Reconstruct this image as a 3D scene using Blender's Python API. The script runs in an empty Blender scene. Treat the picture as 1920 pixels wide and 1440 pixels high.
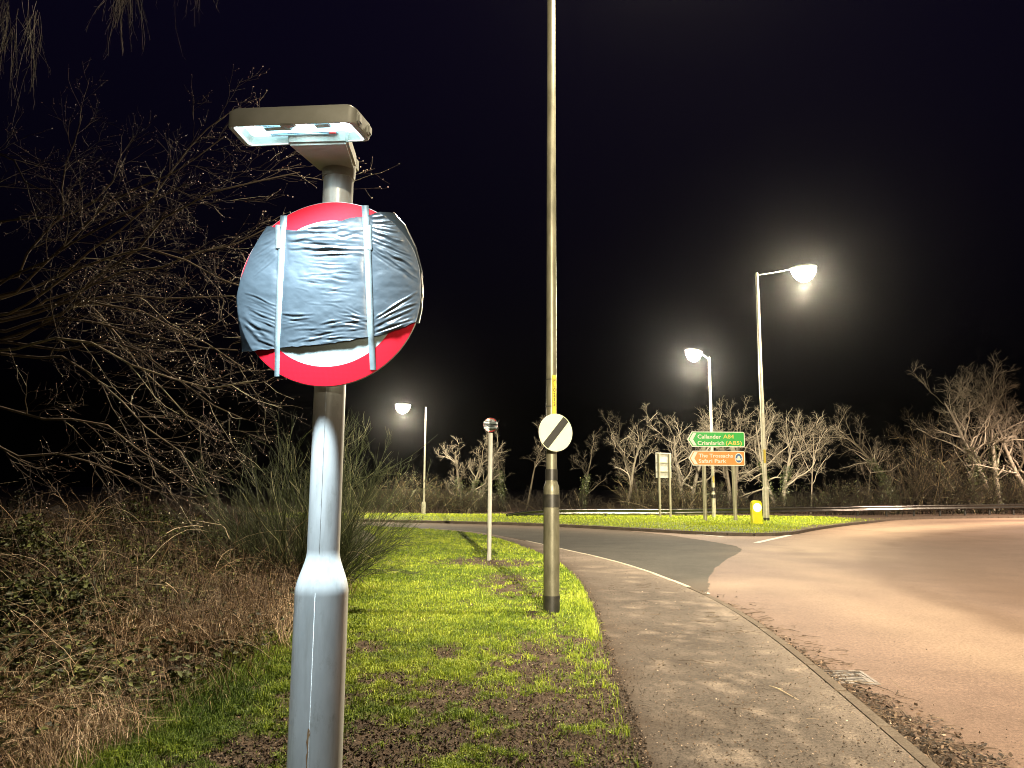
import bpy, bmesh, math, random
import numpy as np
from mathutils import Matrix, Vector
from mathutils.geometry import delaunay_2d_cdt

random.seed(7)
RNG = np.random.default_rng(11)
sc = bpy.context.scene
COL = sc.collection

# ------------------------------------------------------------------ camera
F_PX, CAM_Z, PITCH, ROLL = 1400.0, 1.7, math.radians(7.93), 0.007
Fw = np.array([0, math.cos(PITCH), math.sin(PITCH)])
U0 = np.array([0, -math.sin(PITCH), math.cos(PITCH)])
R0 = np.array([1.0, 0, 0])
Rt = math.cos(ROLL) * R0 + math.sin(ROLL) * U0
Up = math.cos(ROLL) * U0 - math.sin(ROLL) * R0
CAM = np.array([0, 0, CAM_Z])
cam_d = bpy.data.cameras.new('camera')
cam_d.sensor_width = 36.0
cam_d.lens = 36.0 * F_PX / 1920.0
cam_d.clip_start = 0.05
cam_d.clip_end = 1500
cam = bpy.data.objects.new('camera', cam_d)
cam.matrix_world = Matrix(((Rt[0], Up[0], -Fw[0], CAM[0]), (Rt[1], Up[1], -Fw[1], CAM[1]),
                           (Rt[2], Up[2], -Fw[2], CAM[2]), (0, 0, 0, 1)))
COL.objects.link(cam)
sc.camera = cam

# ------------------------------------------------------------------ night sky, exposure
world = bpy.data.worlds.new('World')
sc.world = world
world.use_nodes = True
wn, wl = world.node_tree.nodes, world.node_tree.links
wn.clear()
w_out = wn.new('ShaderNodeOutputWorld')
w_bg = wn.new('ShaderNodeBackground')
w_tc = wn.new('ShaderNodeTexCoord')
w_sep = wn.new('ShaderNodeSeparateXYZ')
w_rmp = wn.new('ShaderNodeValToRGB')
w_rmp.color_ramp.elements[0].position = 0.10
w_rmp.color_ramp.elements[0].color = (0.00008, 0.00008, 0.00014, 1)
w_rmp.color_ramp.elements[1].position = 0.62
w_rmp.color_ramp.elements[1].color = (0.0022, 0.0014, 0.0068, 1)
wl.new(w_tc.outputs['Generated'], w_sep.inputs[0])
wl.new(w_sep.outputs['Z'], w_rmp.inputs[0])
wl.new(w_rmp.outputs[0], w_bg.inputs[0])
wl.new(w_bg.outputs[0], w_out.inputs[0])
w_bg.inputs[1].default_value = 0.6

sc.view_settings.view_transform = 'Standard'
sc.view_settings.look = 'None'
sc.view_settings.exposure = 1.0
sc.view_settings.gamma = 1.0
sc.view_settings.use_curve_mapping = False
sc.render.engine = 'CYCLES'
sc.cycles.use_denoising = True
sc.cycles.filter_width = 1.0
sc.cycles.max_bounces = 6
sc.cycles.diffuse_bounces = 3
sc.cycles.glossy_bounces = 3
sc.cycles.transmission_bounces = 4
sc.cycles.volume_bounces = 0
sc.cycles.transparent_max_bounces = 8
sc.cycles.sample_clamp_indirect = 4.0
sc.cycles.caustics_reflective = False
sc.cycles.caustics_refractive = False

# lamp settings
WARM = (1.0, 0.85, 0.60)
PINK = (1.0, 0.74, 0.56)
COOL = (0.74, 0.90, 1.0)
LAMP_W = 7500
HAZE = 0.00014

# ------------------------------------------------------------------ picture <-> place
def ray(px, py):
    d = Fw + Rt * ((px - 960) / F_PX) + Up * ((720 - py) / F_PX)
    return d
def at(px, py, Y):
    d = ray(px, py); t = Y / d[1]
    return CAM + d * t
def gp(px, py, z=0.0):
    d = ray(px, py); t = (z - CAM_Z) / d[2]
    return CAM + d * t
def gxy(pts, z=0.0):
    return np.array([gp(a, b, z)[:2] for a, b in pts])
def mpp(px, py, Y):                         # metres per photo pixel there
    return (Y / ray(px, py)[1]) / F_PX

# ------------------------------------------------------------------ noise
def _hash(ix, iy, seed):
    n = (ix.astype(np.int64) * 374761393 + iy.astype(np.int64) * 668265263 + seed * 1442695041) & 0x7fffffff
    n = ((n ^ (n >> 13)) * 1274126177) & 0x7fffffff
    n = n ^ (n >> 16)
    return (n & 0xffff) / 65535.0
def vnoise(x, y, seed=0):
    x = np.asarray(x, float); y = np.asarray(y, float)
    ix, iy = np.floor(x), np.floor(y); fx, fy = x - ix, y - iy
    fx = fx * fx * (3 - 2 * fx); fy = fy * fy * (3 - 2 * fy)
    ix = ix.astype(np.int64); iy = iy.astype(np.int64)
    a, b = _hash(ix, iy, seed), _hash(ix + 1, iy, seed)
    c, d = _hash(ix, iy + 1, seed), _hash(ix + 1, iy + 1, seed)
    return (a * (1 - fx) + b * fx) * (1 - fy) + (c * (1 - fx) + d * fx) * fy
def fbm(x, y, seed=0, octv=4):
    x = np.asarray(x, float); y = np.asarray(y, float)
    s, a, t = 0, 0.5, 0
    for o in range(octv):
        s = s + a * vnoise(x * 2 ** o, y * 2 ** o, seed + o); t += a; a *= 0.5
    return s / t
def sstep(a, b, x):
    t = np.clip((x - a) / (b - a), 0, 1); return t * t * (3 - 2 * t)

# ------------------------------------------------------------------ objects
def tag(o, label=None, cat=None, group=None, kind=None):
    if label: o['label'] = label
    if cat: o['category'] = cat
    if group: o['group'] = group
    if kind: o['kind'] = kind
    return o
def empty(name, loc=(0, 0, 0), rz=0.0, label=None, cat=None, group=None, kind=None):
    o = bpy.data.objects.new(name, None); COL.objects.link(o)
    o.location = loc; o.rotation_euler = (0, 0, rz); o.empty_display_size = 0.2
    return tag(o, label, cat, group, kind)
def link(name, me, m, parent=None):
    o = bpy.data.objects.new(name, me); COL.objects.link(o)
    if m is not None:
        me.materials.clear(); me.materials.append(m)
    if parent is not None: o.parent = parent
    return o
def mesh_np(name, V, F, m, parent=None, attrs=None, smooth=False):
    me = bpy.data.meshes.new(name)
    V = np.ascontiguousarray(V, np.float32)
    Fs = F if isinstance(F, list) else [F]
    Fs = [np.asarray(f, np.int32) for f in Fs if len(f)]
    nl = sum(f.size for f in Fs); nf = sum(len(f) for f in Fs)
    me.vertices.add(len(V)); me.vertices.foreach_set('co', V.ravel())
    me.loops.add(nl); me.polygons.add(nf)
    me.loops.foreach_set('vertex_index', np.concatenate([f.ravel() for f in Fs]))
    tot = np.concatenate([np.full(len(f), f.shape[1], np.int32) for f in Fs])
    st = np.concatenate([[0], np.cumsum(tot)[:-1]]).astype(np.int32)
    me.polygons.foreach_set('loop_start', st)
    if smooth: me.polygons.foreach_set('use_smooth', np.ones(nf, bool))
    for k, a in (attrs or {}).items():
        at_ = me.attributes.new(k, 'FLOAT', 'POINT'); at_.data.foreach_set('value', np.asarray(a, np.float32))
    me.update(calc_edges=True); me.validate()
    return link(name, me, m, parent)
def bm_obj(name, bm, m, parent=None, smooth=False, autosmooth=None):
    me = bpy.data.meshes.new(name); bmesh.ops.recalc_face_normals(bm, faces=bm.faces[:])
    bm.to_mesh(me); bm.free()
    if smooth:
        for p in me.polygons: p.use_smooth = True
        if autosmooth:
            me.set_sharp_from_angle(angle=math.radians(autosmooth))
    return link(name, me, m, parent)
def add_box(bm, c, s, bev=0.0, M=None):
    vs = []
    r = bmesh.ops.create_cube(bm, size=1.0)
    vs = r['verts']
    for v in vs:
        v.co = Vector((v.co.x * s[0], v.co.y * s[1], v.co.z * s[2]))
    if bev > 0:
        es = list({e for v in vs for e in v.link_edges})
        g = bmesh.ops.bevel(bm, geom=es, offset=bev, segments=2, affect='EDGES')
        vs = list({v for f in g['faces'] for v in f.verts} | {v for v in vs if v.is_valid})
    for v in vs:
        p = v.co
        if M is not None: p = M @ p
        v.co = p + Vector(c)
    return vs
def lathe(bm, prof, n=24, c=(0, 0, 0), cap=True):
    rings = []
    for r, z in prof:
        rings.append([bm.verts.new((c[0] + r * math.cos(2 * math.pi * k / n), c[1] + r * math.sin(2 * math.pi * k / n), c[2] + z)) for k in range(n)])
    for a, b in zip(rings[:-1], rings[1:]):
        for k in range(n): bm.faces.new((a[k], a[(k + 1) % n], b[(k + 1) % n], b[k]))
    if cap:
        bm.faces.new(rings[0][::-1]); bm.faces.new(rings[-1])
def prism(bm, pts, y0, y1):                 # outline in local x,z pushed from y0 to y1
    a = [bm.verts.new((p[0], y0, p[1])) for p in pts]
    b = [bm.verts.new((p[0], y1, p[1])) for p in pts]
    n = len(pts)
    for k in range(n): bm.faces.new((a[k], a[(k + 1) % n], b[(k + 1) % n], b[k]))
    bm.faces.new(a); bm.faces.new(b[::-1])
def hull8(bm, lo, hi):                      # solid between two outlines of the same count
    a = [bm.verts.new(tuple(p)) for p in lo]; b = [bm.verts.new(tuple(p)) for p in hi]; n = len(a)
    for k in range(n): bm.faces.new((a[k], a[(k + 1) % n], b[(k + 1) % n], b[k]))
    bm.faces.new(a[::-1]); bm.faces.new(b)
def tube_bm(bm, pts, r, n=10):
    rings = []
    pts = [Vector(p) for p in pts]
    rr = r if hasattr(r, '__len__') else [r] * len(pts)
    for i, p in enumerate(pts):
        t = (pts[min(i + 1, len(pts) - 1)] - pts[max(i - 1, 0)]).normalized()
        u = t.cross(Vector((0.31, 0.2, 0.93))).normalized(); v = t.cross(u)
        rings.append([bm.verts.new(p + (u * math.cos(2 * math.pi * k / n) + v * math.sin(2 * math.pi * k / n)) * rr[i]) for k in range(n)])
    for a, b in zip(rings[:-1], rings[1:]):
        for k in range(n): bm.faces.new((a[k], a[(k + 1) % n], b[(k + 1) % n], b[k]))
    bm.faces.new(rings[0][::-1]); bm.faces.new(rings[-1])
def text_obj(name, s, size, x, y, z, m, parent, bold=0.0, align='LEFT', spacing=1.0, rot=(math.pi / 2, 0, 0), depth=0.0008):
    cu = bpy.data.curves.new(name, 'FONT'); cu.body = s; cu.size = size; cu.align_x = align
    cu.offset = bold; cu.space_character = spacing; cu.extrude = depth; cu.resolution_u = 4
    tmp = bpy.data.objects.new(name + '_tmp', cu)
    me = bpy.data.meshes.new_from_object(tmp)
    bpy.data.objects.remove(tmp); bpy.data.curves.remove(cu)
    o = link(name, me, m, parent); o.location = (x, y, z); o.rotation_euler = rot
    return o

# ------------------------------------------------------------------ batch geometry
def tubes(P, R, S=3):
    N, K, _ = P.shape
    T = np.empty_like(P); T[:, 1:-1] = P[:, 2:] - P[:, :-2]; T[:, 0] = P[:, 1] - P[:, 0]; T[:, -1] = P[:, -1] - P[:, -2]
    T /= np.linalg.norm(T, axis=2, keepdims=True) + 1e-9
    ref = np.broadcast_to(np.array([0.37, 0.21, 0.904]), T.shape)
    A = np.cross(T, ref); A /= np.linalg.norm(A, axis=2, keepdims=True) + 1e-9
    B = np.cross(T, A)
    ang = 2 * np.pi * np.arange(S) / S
    V = P[:, :, None, :] + R[:, :, None, None] * (A[:, :, None, :] * np.cos(ang)[None, None, :, None] + B[:, :, None, :] * np.sin(ang)[None, None, :, None])
    idx = np.arange(N * K * S).reshape(N, K, S)
    a = idx[:, :-1, :]; b = idx[:, 1:, :]
    Q = np.stack([a, np.roll(a, -1, 2), np.roll(b, -1, 2), b], -1).reshape(-1, 4)
    return V.reshape(-1, 3), Q
def join(parts):                            # [(V, F)] -> V, [F...] plus per-part ids
    V, Fs, o = [], [], 0
    for v, f in parts:
        V.append(v); Fs.append(f + o); o += len(v)
    return np.concatenate(V), Fs
def norm(v): return v / (np.linalg.norm(v, axis=-1, keepdims=True) + 1e-9)
def grow(P, R, n, length, ang=(0.4, 1.0), K=4, wig=0.18, trop=(0, 0, 0.1), t0=0.2, rtip=0.25, rmin=0.003, rs=0.65, t1=1.0):
    N, KP, _ = P.shape
    pi = np.repeat(np.arange(N), n); M = N * n
    t = t0 + (t1 - t0) * ((np.tile(np.arange(n), N) + RNG.random(M)) / n)
    f = t * (KP - 1); i = np.minimum(f.astype(int), KP - 2); w = (f - i)[:, None]
    base = P[pi, i] * (1 - w) + P[pi, i + 1] * w
    r0 = (R[pi, i] * (1 - w[:, 0]) + R[pi, i + 1] * w[:, 0]) * rs
    d = norm(P[pi, i + 1] - P[pi, i])
    rnd = norm(RNG.normal(size=(M, 3)))
    perp = norm(np.cross(d, rnd))
    a = RNG.uniform(ang[0], ang[1], M)[:, None]
    d = norm(d * np.cos(a) + perp * np.sin(a))
    L = length * RNG.uniform(0.55, 1.25, M) * (1.15 - 0.6 * t)
    C = np.empty((M, K, 3)); C[:, 0] = base
    tr = np.array(trop)
    for k in range(1, K):
        d = norm(d + RNG.normal(size=(M, 3)) * wig + tr)
        C[:, k] = C[:, k - 1] + d * (L / (K - 1))[:, None]
    r0 = np.maximum(r0, rmin)
    RR = r0[:, None] * np.linspace(1, rtip, K)[None, :]
    return C, np.maximum(RR, rmin * 0.6)
def polyline(P, K):                         # resample one polyline to K points, smoothed
    P = np.asarray(P, float)
    s = np.concatenate([[0], np.cumsum(np.linalg.norm(np.diff(P, axis=0), axis=1))])
    q = np.linspace(0, s[-1], K)
    return np.stack([np.interp(q, s, P[:, j]) for j in range(3)], 1)
def leaves(C, D, Nn, L, W, fold=0.25):
    D = norm(D); S = norm(np.cross(D, Nn)); Nn = np.cross(S, D)
    L = np.asarray(L)[:, None]; W = np.asarray(W)[:, None]
    b = C; m = C + D * L * 0.45; tip = C + D * L - Nn * L * 0.12
    s1 = m + S * W * 0.5 + Nn * W * fold; s2 = m - S * W * 0.5 + Nn * W * fold
    V = np.stack([b, s1, tip, s2], 1).reshape(-1, 3)
    i = np.arange(len(C))[:, None] * 4
    F = np.concatenate([i + np.array([[0, 1, 2]]), i + np.array([[0, 2, 3]])], 0)
    return V, F
def blades(B, D, L, W, bend, droop=None):
    # B base, D horizontal lean dir (unit), L length, W width, bend 0..1
    n = len(B)
    up = np.array([0, 0, 1.0])
    side = norm(np.cross(D, up) + RNG.normal(size=(n, 3)) * 0.3)
    L = L[:, None]; W = W[:, None]; bend = bend[:, None]
    m = B + up * L * 0.55 * (1 - 0.35 * bend) + D * L * 0.28 * bend
    t = B + up * L * (1 - 0.75 * bend) + D * L * (0.25 + 0.75 * bend) * bend ** 0.5
    V = np.stack([B - side * W * .5, B + side * W * .5, m + side * W * .4, m - side * W * .4, t], 1).reshape(-1, 3)
    i = np.arange(n)[:, None] * 5
    return V, [i + np.array([[0, 1, 2, 3]]), i + np.array([[3, 2, 4]])]

# ------------------------------------------------------------------ materials
def nodes_of(name):
    m = bpy.data.materials.new(name); m.use_nodes = True
    nt = m.node_tree; b = nt.nodes['Principled BSDF']
    return m, nt, b
def ramp(nt, src, stops):
    r = nt.nodes.new('ShaderNodeValToRGB'); e = r.color_ramp.elements
    while len(e) < len(stops): e.new(0.5)
    for i, (p, c) in enumerate(stops):
        e[i].position = p; e[i].color = (*c, 1)
    nt.links.new(src, r.inputs[0]); return r.outputs[0]
def noise_node(nt, scale, detail=4, rough=0.55, coord='Object', stretch=None):
    tc = nt.nodes.new('ShaderNodeTexCoord'); n = nt.nodes.new('ShaderNodeTexNoise')
    n.inputs['Scale'].default_value = scale; n.inputs['Detail'].default_value = detail; n.inputs['Roughness'].default_value = rough
    src = tc.outputs[coord]
    if stretch:
        mp = nt.nodes.new('ShaderNodeMapping'); mp.inputs['Scale'].default_value = stretch
        nt.links.new(src, mp.inputs[0]); src = mp.outputs[0]
    nt.links.new(src, n.inputs['Vector']); return n.outputs['Fac']
def mixc(nt, fac, a, b, mode='MIX'):
    m = nt.nodes.new('ShaderNodeMix'); m.data_type = 'RGBA'; m.blend_type = mode
    for s, v in ((m.inputs[0], fac), (m.inputs[6], a), (m.inputs[7], b)):
        if hasattr(v, 'is_linked'): nt.links.new(v, s)
        elif isinstance(v, (int, float)): s.default_value = v
        else: s.default_value = (*v, 1)
    return m.outputs[2]
def attr(nt, name):
    a = nt.nodes.new('ShaderNodeAttribute'); a.attribute_name = name; return a.outputs['Fac']
def math_n(nt, op, a, b=0.0, clamp=False):
    m = nt.nodes.new('ShaderNodeMath'); m.operation = op; m.use_clamp = clamp
    for s, v in ((m.inputs[0], a), (m.inputs[1], b)):
        if hasattr(v, 'is_linked'): nt.links.new(v, s)
        else: s.default_value = v
    return m.outputs[0]
def bump(nt, b, h, strength=0.3, dist=0.01):
    n = nt.nodes.new('ShaderNodeBump'); n.inputs['Strength'].default_value = strength; n.inputs['Distance'].default_value = dist
    nt.links.new(h, n.inputs['Height']); nt.links.new(n.outputs[0], b.inputs['Normal'])
def simple(name, c1, c2=None, scale=12, rough=0.5, metal=0.0, bmp=0.0, bscale=None, stretch=None, bdist=0.004, spec=0.5):
    m, nt, b = nodes_of(name)
    c2 = c2 or tuple(x * 0.8 for x in c1)
    f = noise_node(nt, scale, 5, 0.6, 'Object', stretch)
    nt.links.new(ramp(nt, f, [(0.32, c2), (0.68, c1)]), b.inputs['Base Color'])
    b.inputs['Roughness'].default_value = rough; b.inputs['Metallic'].default_value = metal
    b.inputs['Specular IOR Level'].default_value = spec
    if bmp: bump(nt, b, noise_node(nt, bscale or scale * 4, 5), bmp, bdist)
    return m
def by_attr(name, stops, rough=0.7, a='rnd', spec=0.3, trans=0.0):
    m, nt, b = nodes_of(name)
    nt.links.new(ramp(nt, attr(nt, a), stops), b.inputs['Base Color'])
    b.inputs['Roughness'].default_value = rough; b.inputs['Specular IOR Level'].default_value = spec
    return m
def emit(name, col, s):
    m, nt, b = nodes_of(name)
    b.inputs['Base Color'].default_value = (*col, 1)
    b.inputs['Emission Color'].default_value = (*col, 1); b.inputs['Emission Strength'].default_value = s
    return m

M = {}
M['soil'] = simple('soil', (0.075, 0.05, 0.032), (0.03, 0.02, 0.013), 9, 0.9, 0, 0.6, 30, bdist=0.02)
M['galv'] = simple('galvanised_steel', (0.62, 0.63, 0.62), (0.48, 0.5, 0.5), 14, 0.34, 0.72, 0.05, 60, (1, 1, 0.25))
M['column_paint'] = simple('aged_column_paint', (0.17, 0.16, 0.11), (0.075, 0.072, 0.046), 7, 0.42, 0.35, 0.15, 40, (1, 1, 0.35))
M['column_far'] = simple('pale_column_paint', (0.50, 0.48, 0.38), (0.34, 0.33, 0.25), 6, 0.45, 0.2)
M['black_paint'] = simple('black_paint', (0.012, 0.012, 0.011), (0.03, 0.028, 0.022), 10, 0.4)
M['black_matt'] = simple('black_sheeting', (0.02, 0.02, 0.016), (0.012, 0.012, 0.01), 10, 0.55)
M['cast'] = simple('lantern_casting', (0.42, 0.42, 0.37), (0.34, 0.34, 0.29), 9, 0.55, 0.1, 0.08, 70)
M['plate_yellow'] = simple('yellow_plate', (0.52, 0.40, 0.04), (0.40, 0.30, 0.03), 20, 0.4)
M['white'] = simple('white_sheeting', (0.50, 0.54, 0.38), (0.46, 0.50, 0.34), 4, 0.5)
M['alu'] = simple('sign_aluminium', (0.60, 0.60, 0.56), (0.46, 0.47, 0.43), 6, 0.4, 0.5, 0.05, 30)
M['grey_post'] = simple('grey_sign_post', (0.34, 0.32, 0.24), (0.25, 0.24, 0.17), 6, 0.5, 0.25)
M['rail'] = simple('guardrail_steel', (0.22, 0.22, 0.20), (0.12, 0.12, 0.11), 2.5, 0.22, 0.95, 0.05, 12)
M['green'] = simple('green_sheeting', (0.006, 0.46, 0.05), (0.005, 0.38, 0.04), 5, 0.45)
M['orange'] = simple('brown_orange_sheeting', (0.72, 0.30, 0.05), (0.66, 0.26, 0.04), 5, 0.45)
M['letter'] = simple('white_lettering', (0.78, 0.78, 0.70), (0.74, 0.74, 0.66), 8, 0.5)
M['letter_yellow'] = simple('yellow_lettering', (0.78, 0.62, 0.12), (0.74, 0.58, 0.1), 8, 0.5)
M['blue'] = simple('blue_emblem', (0.03, 0.13, 0.36), (0.025, 0.11, 0.30), 8, 0.5)
M['yellow_plastic'] = simple('yellow_bollard_plastic', (0.76, 0.74, 0.02), (0.70, 0.67, 0.02), 5, 0.35)
M['bollard_lens'] = emit('lit_bollard_panel', (1.0, 0.95, 0.62), 0.9)
def kerb_mat():
    m, nt, b = nodes_of('kerb_concrete')
    oi = nt.nodes.new('ShaderNodeObjectInfo'); n = noise_node(nt, 6, 6, .7); n2 = noise_node(nt, 60, 4, .7)
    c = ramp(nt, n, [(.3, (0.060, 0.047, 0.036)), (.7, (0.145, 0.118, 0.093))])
    c = mixc(nt, math_n(nt, 'MULTIPLY', oi.outputs['Random'], .6), c, (0.085, 0.066, 0.050))
    c = mixc(nt, 1.0, c, ramp(nt, n2, [(.32, (.6,) * 3), (.5, (1, 1, 1)), (.72, (1.35,) * 3)]), 'MULTIPLY')
    nt.links.new(c, b.inputs['Base Color']); b.inputs['Roughness'].default_value = .9; b.inputs['Specular IOR Level'].default_value = .1
    bump(nt, b, n2, .6, .006); return m
M['kerb'] = kerb_mat()
M['kerb_lit'] = simple('lit_edge_kerb', (0.50, 0.44, 0.34), (0.30, 0.26, 0.20), 5, 0.85, 0, 0.4, 60)  # lamplight on the kerb edge put into a paler stone colour
M['road_paint'] = simple('road_paint', (0.62, 0.60, 0.52), (0.36, 0.33, 0.28), 16, 0.7, 0, 0.2, 80)
M['iron'] = simple('cast_iron_grate', (0.15, 0.125, 0.11), (0.085, 0.068, 0.06), 20, 0.6, 0.0, 0.1, 80)
M['shade_plate'] = simple('gully_shade', (0.01, 0.01, 0.01), None, 9, 0.9)
M['tape'] = simple('silver_tape', (0.22, 0.27, 0.28), (0.17, 0.21, 0.22), 30, 0.38, 0.15, 0.5, 120, bdist=0.001)
M['dead_twig'] = by_attr('dead_twigs', [(0, (0.035, 0.024, 0.015)), (0.6, (0.09, 0.06, 0.04)), (1, (0.24, 0.18, 0.12))], 0.8)
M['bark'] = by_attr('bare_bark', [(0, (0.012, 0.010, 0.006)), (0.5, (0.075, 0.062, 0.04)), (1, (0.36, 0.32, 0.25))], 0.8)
M['bark_brown'] = by_attr('brown_twigs', [(0, (0.006, 0.004, 0.002)), (0.6, (0.020, 0.014, 0.006)), (0.9, (0.09, 0.068, 0.03)), (1, (0.26, 0.21, 0.12))], 0.8)
M['bark_left'] = by_attr('blackthorn_bark', [(0, (0.018, 0.011, 0.009)), (0.55, (0.055, 0.038, 0.029)), (0.85, (0.21, 0.17, 0.13)), (1, (0.42, 0.38, 0.28))], 0.7)
M['bud'] = by_attr('buds', [(0, (0.25, 0.12, 0.10)), (0.5, (0.55, 0.42, 0.36)), (1, (0.8, 0.72, 0.66))], 0.6)
M['ivy'] = by_attr('ivy_leaves', [(0, (0.015, 0.022, 0.006)), (0.6, (0.05, 0.065, 0.018)), (0.85, (0.18, 0.20, 0.09)), (1, (0.55, 0.56, 0.42))], 0.35, spec=0.5)
M['bramble'] = by_attr('bramble_leaves', [(0, (0.010, 0.014, 0.004)), (0.45, (0.055, 0.066, 0.016)), (0.8, (0.17, 0.19, 0.05)), (1, (0.34, 0.34, 0.13))], 0.6, spec=0.25)
M['straw'] = by_attr('dry_stalks', [(0, (0.025, 0.014, 0.008)), (0.5, (0.13, 0.08, 0.042)), (0.8, (0.36, 0.25, 0.15)), (1, (0.66, 0.53, 0.38))], 0.7)
M['broom'] = by_attr('broom_stems', [(0, (0.010, 0.014, 0.004)), (0.55, (0.032, 0.042, 0.013)), (0.9, (0.085, 0.10, 0.036)), (1, (0.30, 0.29, 0.17))], 0.55)
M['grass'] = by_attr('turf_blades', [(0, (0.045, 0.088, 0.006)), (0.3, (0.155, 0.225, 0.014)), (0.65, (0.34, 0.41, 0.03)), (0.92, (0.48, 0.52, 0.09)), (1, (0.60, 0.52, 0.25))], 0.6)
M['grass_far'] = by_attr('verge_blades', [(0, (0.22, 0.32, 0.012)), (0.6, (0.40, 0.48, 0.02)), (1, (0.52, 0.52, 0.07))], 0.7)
M['litter'] = by_attr('leaf_litter', [(0, (0.008, 0.005, 0.003)), (0.45, (0.04, 0.026, 0.016)), (0.85, (0.20, 0.135, 0.09)), (1, (0.50, 0.40, 0.31))], 0.75)
M['birch'] = by_attr('hanging_twigs', [(0, (0.14, 0.12, 0.085)), (1, (0.52, 0.48, 0.38))], 0.8)

# asphalt road with worn bands, stains from attributes
def road_mat(name, base, dark, light, grain=220, worn=(0.5, 0.5, 0.5), dirt=(0.06, 0.042, 0.03), rough=0.75, bmp=0.5, speck=0.5):
    m, nt, b = nodes_of(name)
    g = noise_node(nt, grain, 3, 0.7); p = noise_node(nt, 0.9, 5, 0.6); q = noise_node(nt, 7, 5, 0.65)
    c = ramp(nt, p, [(0.3, dark), (0.72, base)])
    c = mixc(nt, math_n(nt, 'MULTIPLY', attr(nt, 'wear'), 0.85), c, worn)
    c = mixc(nt, math_n(nt, 'MULTIPLY', ramp(nt, q, [(0.45, (0, 0, 0)), (0.72, (1, 1, 1))]), 0.24), c, light)
    sp = ramp(nt, g, [(0.30, (1 - speck,) * 3), (0.5, (1, 1, 1)), (0.74, (1 + speck,) * 3)])
    c = mixc(nt, 1.0, c, sp, 'MULTIPLY')
    sp2 = ramp(nt, noise_node(nt, 32, 4, .75), [(0.34, (1 - speck * .7,) * 3), (0.5, (1, 1, 1)), (0.7, (1 + speck * .6,) * 3)])
    c = mixc(nt, 1.0, c, sp2, 'MULTIPLY')
    dm = math_n(nt, 'MULTIPLY', attr(nt, 'dirt'), math_n(nt, 'ADD', q, 0.35), True)
    c = mixc(nt, dm, c, dirt)
    nt.links.new(c, b.inputs['Base Color'])
    b.inputs['Roughness'].default_value = rough; b.inputs['Specular IOR Level'].default_value = 0.09
    bump(nt, b, g, bmp, 0.006)
    return m
M['asphalt'] = road_mat('asphalt_road', (0.082, 0.077, 0.066), (0.054, 0.050, 0.044), (0.13, 0.12, 0.104), 190, (0.20, 0.145, 0.105), rough=0.85)
M['red'] = road_mat('red_surfacing', (0.160, 0.106, 0.083), (0.112, 0.074, 0.058), (0.22, 0.155, 0.122), 120, (0.36, 0.262, 0.185), (0.10, 0.062, 0.042), 0.7)
M['footway'] = road_mat('footway_asphalt', (0.094, 0.076, 0.063), (0.050, 0.040, 0.033), (0.16, 0.13, 0.108), 80, (0.24, 0.192, 0.155), (0.045, 0.03, 0.02), 0.8, 0.8, 0.5)

def verge_mat(name, green, green2):
    m, nt, b = nodes_of(name)
    n1 = noise_node(nt, 16, 6, 0.7); n2 = noise_node(nt, 60, 5, 0.7)
    mud = ramp(nt, n1, [(0.25, (0.016, 0.010, 0.007)), (0.5, (0.062, 0.041, 0.027)), (0.75, (0.17, 0.118, 0.083))])
    gr = ramp(nt, n2, [(0.3, green2), (0.7, green)])
    c = mixc(nt, attr(nt, 'turf'), mud, gr)
    nt.links.new(c, b.inputs['Base Color']); b.inputs['Roughness'].default_value = 0.85
    b.inputs['Specular IOR Level'].default_value = 0.25
    bump(nt, b, n2, 0.9, 0.02)
    return m
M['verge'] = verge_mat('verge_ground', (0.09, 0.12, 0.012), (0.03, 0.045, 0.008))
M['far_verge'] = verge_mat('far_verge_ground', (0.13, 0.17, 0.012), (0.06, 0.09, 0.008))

# ------------------------------------------------------------------ ground layout (from photo pixels on the ground planes)
ZV = 0.10
foot_l = gxy([(1230, 1600), (1192, 1440), (1168, 1350), (1142, 1260), (1120, 1180), (1107, 1130), (1083, 1088), (1050, 1058), (1005, 1036), (960, 1019), (925, 1008), (890, 1001), (840, 996), (780, 992), (690, 988.5)], ZV)
kerb_l = gxy([(1900, 1600), (1742, 1440), (1650, 1368), (1560, 1288), (1460, 1205), (1380, 1147), (1320, 1115), (1297, 1105), (1230, 1078), (1170, 1058), (1105, 1041), (1050, 1029), (985, 1014), (940, 1005), (895, 997.5), (840, 992.5), (780, 989.5), (690, 986.5)], ZV)
far_f = gxy([(560, 972), (700, 974.5), (800, 976.5), (900, 978.5), (1050, 983), (1200, 991), (1300, 997), (1400, 1001.5), (1450, 1002), (1483, 998), (1520, 990), (1580, 982), (1640, 976), (1672, 972)], ZV)
far_r = gxy([(1760, 969.5), (1920, 968), (2150, 966)], ZV)
def smooth_line(P, step):
    P = np.asarray(P); s = np.concatenate([[0], np.cumsum(np.linalg.norm(np.diff(P, axis=0), axis=1))])
    n = max(2, int(s[-1] / step)); q = np.linspace(0, s[-1], n + 1)
    a = np.stack([np.interp(q, s, P[:, 0]), np.interp(q, s, P[:, 1])], 1)
    for _ in range(6):
        a[1:-1] = (a[:-2] + 2 * a[1:-1] + a[2:]) / 4
    return a
kerb_s = smooth_line(kerb_l, 0.35)
foot_s = smooth_line(foot_l, 0.35)
far_s = smooth_line(np.concatenate([far_f, far_r]), 0.8)
hedge_px = [(-60, 1600), (150, 1440), (270, 1385), (400, 1330), (500, 1255), (560, 1205), (640, 1130), (690, 1080), (735, 1010), (700, 993)]
hedge_xy = gxy(hedge_px, ZV)
def hedge_x(y): return np.interp(y, hedge_xy[:, 1], hedge_xy[:, 0])
def foot_x(y): return np.interp(y, foot_s[:, 1], foot_s[:, 0])
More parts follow.
